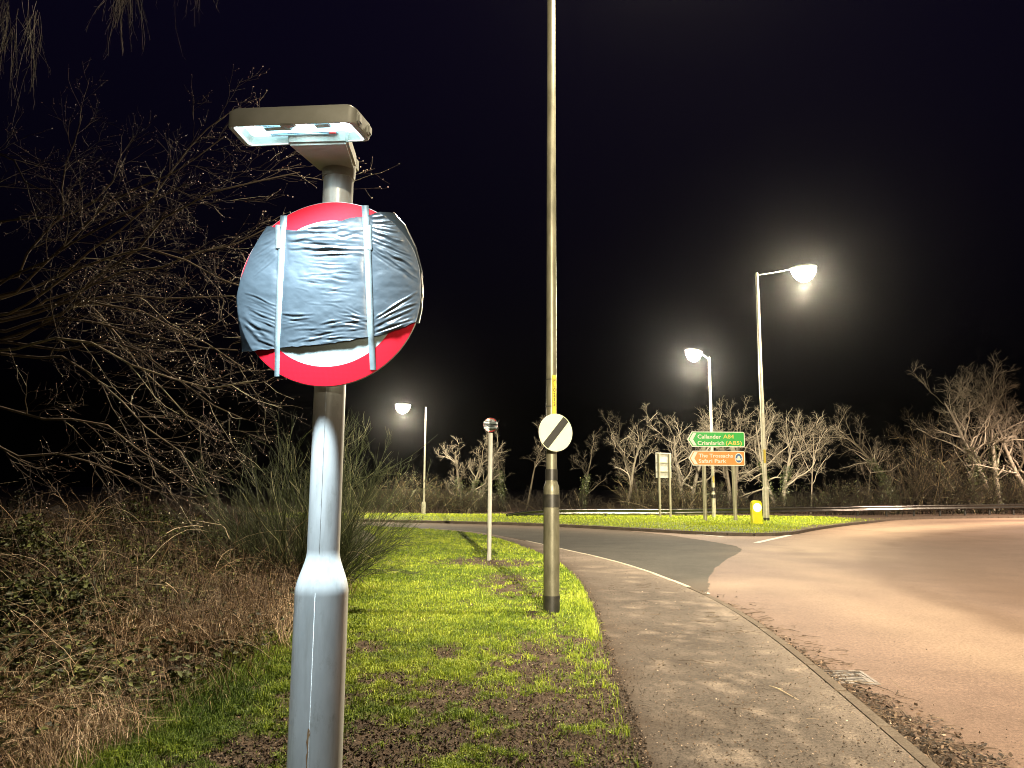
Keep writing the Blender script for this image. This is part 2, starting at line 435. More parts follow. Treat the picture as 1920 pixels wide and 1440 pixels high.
def kerb_x(y): return np.interp(y, kerb_s[:, 1], kerb_s[:, 0])
def seg_dist(xy, line):
    xy = np.asarray(xy, float); d = np.full(len(xy), 1e9)
    for a, b in zip(line[:-1], line[1:]):
        ab = b - a; t = np.clip(((xy - a) @ ab) / (ab @ ab + 1e-9), 0, 1)
        d = np.minimum(d, np.linalg.norm(xy - (a + t[:, None] * ab), axis=1))
    return d
def inside(xy, poly):
    x, y = xy[:, 0], xy[:, 1]; c = np.zeros(len(xy), bool); n = len(poly)
    for i in range(n):
        x1, y1 = poly[i]; x2, y2 = poly[(i + 1) % n]
        k = ((y1 > y) != (y2 > y)); c ^= k & (x < (x2 - x1) * (y - y1) / (y2 - y1 + 1e-12) + x1)
    return c
def fan_points(y0, y1, k, xr):
    ys = [y0]
    while ys[-1] < y1: ys.append(ys[-1] * (1 + k))
    out = []
    for y in ys:
        a, b = xr(y); st = k * y * 1.1
        n = max(2, int((b - a) / st))
        xs = np.linspace(a, b, n) + RNG.uniform(-.25, .25, n) * st
        out.append(np.stack([xs, np.full(n, y) + RNG.uniform(-.25, .25, n) * st], 1))
    return np.concatenate(out)
def sheet(name, outline, z, m, pts, afun, hfun=None, parent=None, margin=0.02):
    outline = np.asarray(outline)
    pts = pts[inside(pts, outline)]
    if len(pts): pts = pts[seg_dist(pts, np.concatenate([outline, outline[:1]])) > margin]
    allp = np.concatenate([outline, pts]); n = len(outline)
    vs, es, fs, *_ = delaunay_2d_cdt([Vector(p) for p in allp], [], [list(range(n))], 1, 1e-5)
    xy = np.array([(v.x, v.y) for v in vs])
    zz = np.full(len(xy), float(z))
    if hfun is not None: zz += hfun(xy)
    V = np.concatenate([xy, zz[:, None]], 1)
    F = np.array([f if len(f) == 3 else f[:3] for f in fs])
    a, b, c = V[F[:, 0]], V[F[:, 1]], V[F[:, 2]]
    flip = np.cross(b - a, c - a)[:, 2] < 0
    F[flip] = F[flip][:, ::-1]
    return mesh_np(name, V, F, m, parent, afun(xy), smooth=True)

# turf cover: 1 grass, 0 mud
mud_blobs = [(1130, 1330, 60, 55, .9), (1040, 1395, 120, 40, 1.1), (1120, 1400, 60, 60, .9), (820, 1400, 110, 40, .8), (700, 1390, 80, 30, .7), (850, 1310, 60, 30, .5), (1000, 1240, 70, 45, .55),
             (500, 1420, 110, 30, 1.1), (690, 1215, 45, 18, .7), (950, 1095, 60, 22, .85), (1010, 1110, 60, 18, .5), (890, 1055, 60, 8, 1.0), (940, 1058, 60, 7, 1.1), (830, 1055, 40, 6, .6), (1060, 1290, 60, 60, .5),
             (1000, 1150, 30, 12, .5), (880, 1135, 40, 10, .5), (1110, 1230, 25, 60, .5), (760, 1180, 60, 14, .35), (620, 1300, 60, 40, .4), (1080, 1200, 50, 30, .45), (985, 1330, 50, 40, .6), (830, 1230, 40, 20, .4), (1150, 1385, 40, 60, .8),
             (960, 1420, 200, 25, .7), (660, 1430, 120, 30, .9), (430, 1400, 50, 18, .5)]
_blob = []
for px, py, rx, ry, s in mud_blobs:
    c = gp(px, py, ZV); e = gp(px + rx, py, ZV); f1 = gp(px, py - ry, ZV)
    _blob.append((c[0], c[1], abs(e[0] - c[0]), abs(f1[1] - c[1]), s))
def turf(xy):
    x, y = xy[:, 0], xy[:, 1]
    mud = np.zeros(len(xy))
    for cx, cy, rx, ry, s in _blob:
        mud = np.maximum(mud, s * np.exp(-((x - cx) / rx) ** 2 - ((y - cy) / ry) ** 2))
    near = sstep(9.5, 6.0, y)
    n = fbm(x * 2.0, y * 2.0, 5) * 0.45 + fbm(x * 8, y * 8, 9) * 0.55
    v = 0.93 - mud * 1.1 - near * 0.27 - .27 * sstep(11.5, 7.5, y) * sstep(-1.0, .4, x) + (n - 0.5) * (1.7 + 0.9 * near) + 0.25 * sstep(-1.6, -2.3, x) * near
    v = v + 0.2 * sstep(0.45, 0.1, foot_x(y) - x) - 0.7 * sstep(0.07, -0.02, foot_x(y) - x)
    return sstep(0.12, 0.95, v)
def verge_h(xy):
    t = turf(xy)
    e = np.clip((foot_x(xy[:, 1]) - xy[:, 0]) / 0.15, 0, 1)
    h = (fbm(xy[:, 0] * 5, xy[:, 1] * 5, 21) - 0.5) * 0.05 + (fbm(xy[:, 0] * 15, xy[:, 1] * 15, 22) - 0.5) * 0.075 * (1.2 - t) + t * 0.015
    hx = hedge_x(xy[:, 1])
    bank = sstep(0.0, 3.0, hx - xy[:, 0]) * 0.25
    return h * e + 0.004 + bank

# ---- structures
gnd = mesh_np('ground', np.array([[-500, -200, -.06], [500, -200, -.06], [500, 700, -.06], [-500, 700, -.06]], float), np.array([[0, 1, 2, 3]]), M['soil'])
tag(gnd, kind='structure')

tyre = [gxy(l, 0) for l in ([(1925, 1185), (1850, 1150), (1760, 1125), (1690, 1095), (1648, 1058), (1650, 1030), (1700, 1010), (1800, 998), (1925, 990)],
                            [(1930, 1120), (1820, 1090), (1760, 1060), (1750, 1035), (1800, 1015), (1925, 1003)])]
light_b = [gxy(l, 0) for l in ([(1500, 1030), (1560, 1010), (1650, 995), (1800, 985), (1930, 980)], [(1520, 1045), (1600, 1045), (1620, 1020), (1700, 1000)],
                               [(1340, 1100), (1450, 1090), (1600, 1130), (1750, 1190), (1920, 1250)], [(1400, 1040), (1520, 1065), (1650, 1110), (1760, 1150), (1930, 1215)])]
dirt_l = [gxy(l, 0) for l in ([(1390, 1012), (1470, 1025), (1540, 1052)],)]
def road_attrs(xy):
    dk = seg_dist(xy, kerb_s); df = seg_dist(xy, far_s)
    y = xy[:, 1]
    nse = fbm(xy[:, 0] * 1.3, xy[:, 1] * 1.3, 31)
    wear = np.zeros(len(xy)); dirt = np.zeros(len(xy))
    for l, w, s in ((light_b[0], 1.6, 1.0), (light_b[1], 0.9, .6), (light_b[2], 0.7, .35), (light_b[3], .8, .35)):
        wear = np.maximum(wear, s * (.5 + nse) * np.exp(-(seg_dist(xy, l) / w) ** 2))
    for l, w, s in ((tyre[0], 0.3, .75), (tyre[1], 1.2, .55)):
        dirt = np.maximum(dirt, s * np.exp(-(seg_dist(xy, l) / w) ** 2))
    dirt = np.maximum(dirt, 0.6 * np.exp(-(seg_dist(xy, dirt_l[0]) / 0.25) ** 2) * nse * 1.6)
    near = sstep(17, 13, y)
    wk = 0.25 + 0.35 * sstep(8, 4.5, y)
    dirt = np.maximum(dirt, near * 1.3 * np.exp(-(dk / wk) ** 2) * (0.5 + nse) + near * 0.45 * np.exp(-(dk / (wk * 2.6)) ** 2) * (0.3 + nse))
    dirt = np.maximum(dirt, 1.0 * np.exp(-(df / 0.7) ** 2) * (0.3 + nse))
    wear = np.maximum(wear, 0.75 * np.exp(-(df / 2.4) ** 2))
    return {'wear': np.clip(wear, 0, 1), 'dirt': np.clip(dirt, 0, 1)}
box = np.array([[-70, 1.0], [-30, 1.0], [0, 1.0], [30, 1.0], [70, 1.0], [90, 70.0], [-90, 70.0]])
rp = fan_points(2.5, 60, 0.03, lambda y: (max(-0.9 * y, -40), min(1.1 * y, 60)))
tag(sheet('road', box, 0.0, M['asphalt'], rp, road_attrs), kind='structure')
red_edge = [(1297, 1122), (1322, 1117), (1330, 1100), (1328, 1085), (1340, 1066), (1362, 1049), (1385, 1037), (1392, 1031), (1380, 1024), (1330, 1015), (1250, 1003), (1150, 993), (1050, 985.5), (1060, 983), (1200, 992), (1400, 1004)]
red_l = smooth_line(gxy(red_edge, 0), .12)
red_l[1:-1] += (RNG.random((len(red_l) - 2, 2)) - .5) * .05
red_poly = np.concatenate([red_l, gxy([(1483, 999.5), (1585, 984), (1672, 973.5), (1760, 970.8), (1920, 969), (2150, 967)], 0), np.array([[62, 50.0], [62, 2.0], [3.0, 2.0]]), gxy([(1700, 1440), (1600, 1340), (1500, 1255), (1400, 1172)], 0) + np.array([-.1, 0])])
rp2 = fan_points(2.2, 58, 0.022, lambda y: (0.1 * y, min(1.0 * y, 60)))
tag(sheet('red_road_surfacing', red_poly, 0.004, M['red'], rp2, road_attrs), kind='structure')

foot_poly = np.concatenate([foot_s, (kerb_s - 0.0)[::-1]])
def foot_attrs(xy):
    dl = seg_dist(xy, foot_s); dk = seg_dist(xy, kerb_s)
    n = fbm(xy[:, 0] * 2.2, xy[:, 1] * 2.2, 41); n2 = fbm(xy[:, 0] * 9, xy[:, 1] * 4, 42)
    wear = sstep(0.55, 0.8, n2) * 0.7 + 0.35 * np.exp(-(dk / 0.25) ** 2) + .5 * sstep(11, 18, xy[:, 1])
    dirt = np.exp(-(dl / 0.14) ** 2) * (0.6 + n) + 0.4 * sstep(0.5, 0.75, n) * np.exp(-(dl / 0.7) ** 2)
    return {'wear': np.clip(wear, 0, 1), 'dirt': np.clip(dirt, 0, 1)}
fpts = fan_points(2.0, 32, 0.014, lambda y: (foot_x(y), kerb_x(y)))
tag(sheet('footway', foot_poly, ZV, M['footway'], fpts, foot_attrs, lambda xy: (fbm(xy[:, 0] * 1.5, xy[:, 1] * 1.5, 51) - .5) * 0.012 * np.clip(seg_dist(xy, kerb_s) / .2, 0, 1)), kind='structure')
verge_poly = np.concatenate([foot_s, np.array([[-14, foot_s[-1][1] + 1], [-40, foot_s[-1][1] + 1], [-40, 1.0], [foot_s[0][0], 1.0]])])
vpts = np.concatenate([fan_points(2.6, 31, 0.0085, lambda y: (hedge_x(y) - 1.0, foot_x(y))), fan_points(2.6, 31, 0.06, lambda y: (-20, hedge_x(y) - 1.0))])
tag(sheet('grass_verge', verge_poly, ZV, M['verge'], vpts, lambda xy: {'turf': turf(xy) * (xy[:, 0] > hedge_x(xy[:, 1]) - 0.5)}, verge_h), kind='structure')

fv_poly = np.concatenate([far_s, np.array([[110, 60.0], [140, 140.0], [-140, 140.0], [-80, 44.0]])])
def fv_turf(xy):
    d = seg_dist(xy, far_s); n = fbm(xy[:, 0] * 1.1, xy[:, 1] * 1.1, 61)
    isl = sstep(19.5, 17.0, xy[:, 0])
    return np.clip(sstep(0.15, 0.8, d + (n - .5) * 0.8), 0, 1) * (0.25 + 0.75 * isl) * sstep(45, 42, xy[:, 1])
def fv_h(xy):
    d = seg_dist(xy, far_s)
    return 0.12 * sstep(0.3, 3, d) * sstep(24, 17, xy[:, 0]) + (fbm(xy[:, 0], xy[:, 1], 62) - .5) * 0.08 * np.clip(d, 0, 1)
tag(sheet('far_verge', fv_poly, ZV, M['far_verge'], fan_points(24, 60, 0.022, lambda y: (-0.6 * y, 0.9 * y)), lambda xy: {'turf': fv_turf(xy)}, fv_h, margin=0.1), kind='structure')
def far_z(x, y):
    return ZV + float(fv_h(np.array([[x, y]]))[0])

# ---- kerbs, one stone after another
def kerb_row(name, line, stone, w, top, side, pale=None):
    root = empty(name, (0, 0, 0)); tag(root, kind='structure')
    s = np.concatenate([[0], np.cumsum(np.linalg.norm(np.diff(line, axis=0), axis=1))])
    n = int(s[-1] / stone)
    bm = bmesh.new(); add_box(bm, (0, 0, 0), (stone - 0.014, w, 0.26), 0.014)
    me = bpy.data.meshes.new('kerb_stone'); bm.to_mesh(me); bm.free(); me.materials.append(M['kerb'])
    me2 = me.copy(); me2.materials.clear(); me2.materials.append(M['kerb_lit'])
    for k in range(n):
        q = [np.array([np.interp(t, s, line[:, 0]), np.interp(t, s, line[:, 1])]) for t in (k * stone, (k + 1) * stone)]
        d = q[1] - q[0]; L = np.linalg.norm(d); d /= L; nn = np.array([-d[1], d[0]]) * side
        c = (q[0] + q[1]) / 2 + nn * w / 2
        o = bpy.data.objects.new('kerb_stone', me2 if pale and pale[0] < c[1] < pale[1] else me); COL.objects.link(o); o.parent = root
        o.location = (c[0], c[1], top - 0.13 + random.uniform(-.003, .004)); o.scale = (L / stone, 1, 1)
        o.rotation_euler = (random.uniform(-.006, .006), 0, math.atan2(d[1], d[0]) + random.uniform(-.006, .006))
    return root
kerb_row('kerb', kerb_s, 0.915, 0.11, ZV + 0.002, -1, (12.3, 23.5))  # stones within the last range get the painted lit tone
kerb_row('far_kerb', far_s, 0.915, 0.125, ZV + 0.012, -1)
kerb_row('path_edging', foot_s[:34], 0.915, 0.05, ZV - 0.004, 1)

# ---- painted road lines
def strip(name, line, w, z, m, parent=None, taper=False):
    line = np.asarray(line); d = np.gradient(line, axis=0); d /= np.linalg.norm(d, axis=1, keepdims=True)
    nn = np.stack([-d[:, 1], d[:, 0]], 1)
    a, b = line - nn * w / 2, line + nn * w / 2
    V = np.concatenate([np.c_[a, np.full(len(a), z)], np.c_[b, np.full(len(b), z)]]); n = len(line)
    F = np.array([[i, i + 1, n + i + 1, n + i] for i in range(n - 1)])
    return mesh_np(name, V, F, m, parent)
for a, b, w in (((1240, 996), (1358, 1007), .15), ((1418, 1018), (1482, 1003.5), .2), ((1060, 983.5), (1142, 989), .13), ((1308, 1113), (1330, 1113), .12)):
    tag(strip('give_way_line', gxy([a, ((a[0] + b[0]) / 2, (a[1] + b[1]) / 2), b], 0), w, 0.0085, M['road_paint']), kind='structure')

# ------------------------------------------------------------------ street lamps
def spot(name, loc, power, col, parent, size=math.radians(150), blend=0.5, aim=(0, 0, -1), rad=0.09):
    if size > 3.1:
        l = bpy.data.lights.new(name, 'POINT'); l.energy = power; l.color = col
    else:
        l = bpy.data.lights.new(name, 'SPOT'); l.energy = power; l.color = col; l.spot_size = size; l.spot_blend = blend
    l.shadow_soft_size = rad
    o = bpy.data.objects.new(name, l); COL.objects.link(o); o.parent = parent
    o.location = loc; o.rotation_euler = Vector(aim).to_track_quat('-Z', 'Y').to_euler()
    return o
M['led'] = emit('lit_lantern_bowl', (1.0, 0.90, 0.68), 60)
M['led_white'] = emit('lit_lantern_bowl_white', (1.0, 0.95, 0.88), 55)
def street_lamp(base, height, arm, label, rb=0.1, ru=0.07, zs=1.75, colm='column_far', col=WARM, power=LAMP_W, bands=(), black_base=0.0, plate=None, tilt=0.0, lantern=0.75, aim=(0, 0, -1), led='led', lean=0.0, blend=.5, size=150, rod=True, drop=.17):
    root = empty('street_lamp', tuple(base), 0, label, 'street lamp', 'lighting columns around the junction')
    bm = bmesh.new()
    lathe(bm, [(rb, -0.2), (rb * 1.0, zs - 0.12), (rb * 0.97, zs - 0.05), (ru * 1.12, zs), (ru, zs + 0.04)], 28)
    bm_obj('base_section', bm, M[colm], root, True, 40)
    bm = bmesh.new(); lathe(bm, [(ru, zs + 0.03), (ru * 0.98, zs + 1.5), (ru * 0.72, height - .02), (ru * 0.6, height)], 28)
    o = bm_obj('column', bm, M[colm], root, True, 40)
    if black_base:
        bm = bmesh.new(); lathe(bm, [(rb + 0.004, -0.2), (rb + 0.004, black_base)], 28, cap=False); bm_obj('painted_base', bm, M['black_paint'], root, True)
    for z0, z1, r in bands:
        bm = bmesh.new(); lathe(bm, [(r + 0.004, z0), (r + 0.004, z1)], 28, cap=False); bm_obj('black_band', bm, M['black_paint'], root, True)
    A = Vector(arm); d = A.normalized()
    top = Vector((0, 0, height - 0.12))
    tip = top + A
    if rod:
        bm = bmesh.new(); tube_bm(bm, [top, top + A * 0.12 + Vector((0, 0, .03)), top + A * 0.5, tip], [0.035, 0.03, 0.028, 0.026], 10); bm_obj('arm', bm, M['galv' if not tilt else colm], root, True)
        bm = bmesh.new(); lathe(bm, [(ru * .62, height), (ru * 0.45, height + .05), (0.005, height + .07)], 16); bm_obj('finial_cap', bm, M[colm], root, True)
    # lantern: canopy, bowl
    dh = Vector((d.x, d.y, 0)); dh = dh.normalized() if dh.length > 1e-3 else Vector((1, 0, 0))
    rot = Matrix.Rotation(math.atan2(dh.y, dh.x), 4, 'Z')
    lan = empty('lantern', tip, 0); lan.parent = root; lan.rotation_euler = (0, -0.06, math.atan2(dh.y, dh.x))
    L = lantern
    def ov(fx, fz, n=14, rows=5, top_=True):
        bm = bmesh.new(); rings = []
        for i in range(rows + 1):
            ph = (i / rows) * math.pi / 2
            rings.append([bm.verts.new((L * .42 + L * .5 * math.cos(ph) * math.cos(2 * math.pi * k / n) * fx, L * .27 * math.cos(ph) * math.sin(2 * math.pi * k / n) * fx, (1 if top_ else -1) * fz * math.sin(ph))) for k in range(n)])
        for a, b in zip(rings[:-1], rings[1:]):
            for k in range(n): bm.faces.new((a[k], a[(k + 1) % n], b[(k + 1) % n], b[k]))
        bmesh.ops.remove_doubles(bm, verts=bm.verts[:], dist=1e-4)
        bm.faces.new([v for v in bm.verts if abs(v.co.z) < 1e-5][:0] or rings[0]) if all(v.is_valid for v in rings[0]) else None
        return bm
    bm_obj('canopy', ov(1.06, L * .13), M['cast'], lan, True)
    bw = bm_obj('bowl', ov(0.94, L * drop, top_=False), M[led], lan, True)
    bw.location = (0, 0, -0.008)
    sp = spot('lamp_light', tip + dh * L * .42 + Vector((0, 0, -L * drop - .11)), power, col, root, math.radians(size), blend, aim)
    return root
def base_at(px, py, z):
    p = gp(px, py, z); return p

# tall column beside the footway (its lantern is above the picture)
tc_b = gp(1034, 1152, ZV); TY = tc_b[1]
def zat(py, px=1034, Y=None): return at(px, py, Y or TY)[2] - ZV
tc_root = street_lamp(tc_b, 11.9, (1.7, 0.1, 0.25), 'tall grey lighting column with black bands standing in the grass beside the footway', 15.0 * mpp(1034, 1000, TY), 10.2 * mpp(1034, 860, TY), zat(905), 'column_paint', WARM, LAMP_W * 1.28,
                      bands=((zat(905) + .03, zat(880), 10.6 * mpp(1034, 890, TY)), (zat(951), zat(927), 15.0 * mpp(1034, 940, TY))), black_base=zat(1116), aim=(0.31, -0.10, -1), size=126, blend=0.5, lantern=.8)
# yellow number plate
def plate_on(root, base, pxc, py0, py1, hw, Y, rcol, yaw, lettering=None):
    z0, z1 = at(pxc, py1, Y)[2] - base[2], at(pxc, py0, Y)[2] - base[2]
    e = empty('number_plate', (0, 0, 0), yaw); e.parent = root
    bm = bmesh.new(); add_box(bm, (0, -rcol - 0.012, (z0 + z1) / 2), (hw * 2, 0.006, z1 - z0), 0.0015); bm_obj('plate', bm, M['plate_yellow'], e)
    for zz in (z0 + (z1 - z0) * .2, z1 - (z1 - z0) * .1):
        bm = bmesh.new(); lathe(bm, [(rcol + .004, zz - .008), (rcol + .004, zz + .008)], 24, cap=False); bm_obj('strap', bm, M['black_paint'], e, True)
    if lettering:
        n = len(lettering); h = (z1 - z0)
        for k, ch in enumerate(lettering):
            text_obj('letter', ch, h * 0.135, 0.0, -rcol - 0.0165, z1 - h * (0.19 + 0.122 * k), M['black_paint'], e, 0.0008, 'CENTER')
    return e
plate_on(tc_root, tc_b, 1037, 705, 777, 4.0 * mpp(1037, 740, TY), TY, 10.0 * mpp(1034, 740, TY), 0.42, 'PL0213')

# national speed limit disc clamped to the tall column
s_ = mpp(1042, 811, TY)
sd = at(1042, 811, TY - 0.17)
yaw = 0.42
ns = empty('speed_limit_sign', tuple(sd), yaw, 'round white sign with a black diagonal bar clamped to the tall column', 'road sign')
Rd = 35.5 * mpp(1042, 811, TY - .17)
def disc_bm(r, y0, y1, n=48):
    bm = bmesh.new(); prism(bm, [(r * math.cos(2 * math.pi * k / n), r * math.sin(2 * math.pi * k / n)) for k in range(n)], y0, y1); return bm
bm_obj('backing_plate', disc_bm(Rd, 0.0, 0.004), M['alu'], ns)
bm_obj('white_face', disc_bm(Rd * .99, -0.003, -0.0005), M['white'], ns)
a_ = math.radians(50); hw_ = 0.205 * Rd
th0 = math.asin(hw_ / (Rd * .97)); pts = []
for k in range(9):
    t = a_ - th0 + 2 * th0 * k / 8; pts.append((Rd * .965 * math.cos(t), Rd * .965 * math.sin(t)))
for k in range(9):
    t = a_ + math.pi - th0 + 2 * th0 * k / 8; pts.append((Rd * .965 * math.cos(t), Rd * .965 * math.sin(t)))
bm = bmesh.new(); prism(bm, pts, -0.005, -0.0032); bm_obj('diagonal_bar', bm, M['black_matt'], ns)
for zz in (-.1, .1):
    bm = bmesh.new(); add_box(bm, (0, 0.035, zz), (Rd * 1.1, 0.03, 0.035), .004); add_box(bm, (-.02, 0.12, zz), (.03, 0.14, 0.03), .004); bm_obj('channel', bm, M['galv'], ns)

# far columns
def far_lamp(px, py_base, Y, py_top, arm, label, **k):
    b = at(px, py_base, Y); b[2] = far_z(b[0], b[1]); top = at(k.pop('px_top', px), py_top, Y)
    r = street_lamp(b, top[2] - b[2], arm, label, **k); return r, b
mm = mpp(1437, 900, 36.5)
l1, l1b = far_lamp(1437, 972, 36.5, 513, (62 * mpp(1430, 515, 36.5), -0.3, 0.28), 'tallest far lighting column with a slender arm, beside the yellow bollard', px_top=1427, rb=5.6 * mm, ru=4.0 * mm, zs=(972 - 910) * mm, colm='column_far', power=LAMP_W * 1.0, black_base=6 * mm, lantern=1.3, size=180, drop=.54)
mm2 = mpp(1336, 900, 40.5)
l2, l2b = far_lamp(1339, 970, 40.5, 671, (-20 * mm2, -0.3, 0.35), 'pale lighting column with black bands standing behind the direction sign', px_top=1330, rb=3.6 * mm2, ru=2.9 * mm2, zs=(970 - 926) * mm2, power=LAMP_W * 0.6, bands=(((970 - 935) * mm2, (970 - 928) * mm2, 3.8 * mm2), ((970 - 922) * mm2, (970 - 915) * mm2, 3.1 * mm2)), lantern=1.1, led='led_white', col=(1, .88, .66), rod=True, size=180, drop=.5)
mm3 = mpp(797, 860, 42)
l3, l3b = far_lamp(794, 968, 42, 763, (-32 * mm3, 0.2, 0.22), 'thin pale lighting column rising from the hedge beyond the bend', px_top=799, rb=2.2 * mm3, ru=1.7 * mm3, zs=0.7, power=LAMP_W * 0.42, lantern=0.95, led='led_white', col=(1, .86, .62), rod=False, size=180, drop=.48)
bm = bmesh.new(); lathe(bm, [(.115, -.1), (.115, .62), (.10, .66)], 8); bm_obj('feeder_cover', bm, M['column_far'], l3, True, 30)
plate_on(l1, l1b, 1434, 843, 868, 2.2 * mm, 36.5, 4.1 * mm, 0.0)
plate_on(l2, l2b, 1337, 893, 905, 1.4 * mm2, 40.5, 3.0 * mm2, 0.0)
# lamps outside the picture: by the roundabout, and one added behind the viewer
street_lamp((42.0, 45.0, ZV), 10.5, (-1.6, -.6, .25), 'lighting column at the roundabout beside the bare ivy tree', power=LAMP_W * 3.4, col=PINK, size=165)
street_lamp((7.5, -26.0, ZV), 11.5, (-1.8, .1, .25), 'added unseen lighting column behind the viewer, narrow beam on the sign fronts', power=LAMP_W * 13, col=WARM, size=37, blend=.5, aim=(4, 60, -9))  # added lamp, its narrow beam brightens the sign fronts

# ------------------------------------------------------------------ the covered sign in front
PY = 2.48
post_top = at(637, 322, PY); post_bot = at(588, 1440, PY)
px_ = (post_top[0] + post_bot[0]) / 2
SB = np.array([px_, PY, ZV]); SYAW = -0.10
sign = empty('road_sign', tuple(SB), SYAW, 'round red ringed terminal sign on a galvanised post with its own lit lantern', 'road sign')
Mi = (Matrix.Translation(Vector(SB)) @ Matrix.Rotation(SYAW, 4, 'Z')).inverted()
def loc(p): return Mi @ Vector(p)
def zr(py, px=610): return at(px, py, PY)[2] - ZV
bm = bmesh.new()
rs_, rb_ = 0.052, 0.0845
zs0, zs1, ztop = zr(1106), zr(1036), zr(330)
prof = [(rb_, -0.3), (rb_, zs0 - .012)]
for k in range(9):
    t = k / 8; e = t * t * (3 - 2 * t); prof.append((rb_ + (rs_ - rb_) * (0.35 * t + .65 * e), zs0 + (zs1 - zs0) * t))
prof += [(rs_, zs1 + .012), (rs_ * 0.985, ztop)]
lathe(bm, prof, 48)
M['post_galv'] = (lambda: None)()
def post_mat():
    m, nt, b = nodes_of('spangled_galvanised_post')
    n = noise_node(nt, 7, 6, 0.65, 'Object', (1, 1, .3)); n2 = noise_node(nt, 30, 4, .6, 'Object', (1, 1, .12))
    c = ramp(nt, n, [(0.3, (0.46, 0.48, 0.47)), (0.7, (0.74, 0.75, 0.73))])
    c = mixc(nt, math_n(nt, 'MULTIPLY', ramp(nt, n2, [(.52, (0, 0, 0)), (.72, (1, 1, 1))]), .5), c, (0.38, 0.38, 0.35))
    g_ = noise_node(nt, 22, 6, .75, 'Object', (1, 1, .5)); c = mixc(nt, math_n(nt, 'MULTIPLY', ramp(nt, g_, [(.58, (0, 0, 0)), (.72, (1, 1, 1))]), .45), c, (0.30, 0.29, 0.24))
    nt.links.new(c, b.inputs['Base Color']); b.inputs['Metallic'].default_value = 0.12
    nt.links.new(ramp(nt, n2, [(.3, (.26,) * 3), (.7, (.42,) * 3)]), b.inputs['Roughness'])
    bump(nt, b, n2, .06, .003)
    return m
M['post_galv'] = post_mat()
M['rust'] = simple('rust_run', (0.30, 0.16, 0.07), (0.42, 0.27, 0.14), 60, 0.8)
bm_obj('post', bm, M['post_galv'], sign, True, 50)
# weld seam down the base and a rust run
sa = math.radians(-84)
bm = bmesh.new(); tube_bm(bm, [(rs_ * math.cos(sa), rs_ * math.sin(sa), ztop - .25), (rs_ * math.cos(sa), rs_ * math.sin(sa), zs1)], 0.0007, 6); tube_bm(bm, [(rb_ * math.cos(sa), rb_ * math.sin(sa), zs0), (rb_ * math.cos(sa), rb_ * math.sin(sa), 0.1)], 0.0008, 6)
bm_obj('weld_seam', bm, M['post_galv'], sign, True)
za, zb = zr(1350, 590), zr(1470, 590)
bm = bmesh.new(); pr = None
for k in range(24):
    t = k / 23; z = za + (zb - za) * t * 1.6; a = sa - 0.03 - .06 * t + 0.02 * math.sin(k * 1.7); w = (0.03 + 0.05 * math.exp(-((t - .08) / .05) ** 2)) * (0.7 + .3 * math.sin(k * 2.3))
    r = rb_ + 0.0008
    q = [bm.verts.new((r * math.cos(a + s * w), r * math.sin(a + s * w), z)) for s in (-1, 1)]
    if pr: bm.faces.new((pr[0], pr[1], q[1], q[0]))
    pr = q
bm_obj('rust_streak', bm, M['rust'], sign)

# disc
YD = PY - rs_ - 0.035
dc = loc(at(617, 549, YD)); DR = 178.0 * mpp(617, 549, YD)
LY = dc.y                                    # local y of the sign plane
cY, sY = math.cos(SYAW), math.sin(SYAW)
Nf = np.array([sY, -cY, 0.0])                # front normal of the sign plane in the world
P0 = np.array(SB) + np.array([cY * dc.x - sY * LY, sY * dc.x + cY * LY, dc.z])
def on_plane(px, py, off=0.0):               # photo pixel -> sign plane, local x and z
    d = ray(px, py); q = P0 + Nf * off
    t = np.dot(q - CAM, Nf) / np.dot(d, Nf)
    l = loc(CAM + d * t); return (l.x, l.z)
def retro(name, c1, c2):
    m, nt, b = nodes_of(name)
    tc = nt.nodes.new('ShaderNodeTexCoord'); v = nt.nodes.new('ShaderNodeTexVoronoi'); v.feature = 'DISTANCE_TO_EDGE'; v.inputs['Randomness'].default_value = 0.12
    v.inputs['Scale'].default_value = 240
    nt.links.new(tc.outputs['Object'], v.inputs['Vector'])
    f = ramp(nt, v.outputs['Distance'], [(0.05, (0, 0, 0)), (0.22, (1, 1, 1))])
    n = noise_node(nt, 14, 4)
    c = mixc(nt, f, c2, c1); c = mixc(nt, math_n(nt, 'MULTIPLY', n, .25), c, c2)
    nt.links.new(c, b.inputs['Base Color']); b.inputs['Roughness'].default_value = 0.42; b.inputs['Specular IOR Level'].default_value = 0.2
    return m
M['retro_red'] = retro('red_retroreflective', (0.66, 0.009, 0.022), (0.46, 0.006, 0.016))
M['retro_white'] = retro('white_retroreflective', (0.50, 0.58, 0.56), (0.34, 0.41, 0.40))
face = empty('sign_plate', (dc.x, LY, dc.z)); face.parent = sign
bm_obj('backing_plate', disc_bm(DR, 0.0, 0.003, 96), M['alu'], face)
bm_obj('white_face', disc_bm(DR * .80, -0.0022, -0.0006, 96), M['retro_white'], face)
bm = bmesh.new(); n = 96
for r0, r1, y in ((DR * .79, DR * .993, -0.0026),):
    a = [bm.verts.new((r0 * math.cos(2 * math.pi * k / n), y, r0 * math.sin(2 * math.pi * k / n))) for k in range(n)]
    b = [bm.verts.new((r1 * math.cos(2 * math.pi * k / n), y, r1 * math.sin(2 * math.pi * k / n))) for k in range(n)]
    c = [bm.verts.new((r1 * math.cos(2 * math.pi * k / n), -.0004, r1 * math.sin(2 * math.pi * k / n))) for k in range(n)]
    for k in range(n):
        j = (k + 1) % n; bm.faces.new((a[k], b[k], b[j], a[j])); bm.faces.new((b[k], c[k], c[j], b[j]))
bm_obj('red_ring', bm, M['retro_red'], face)
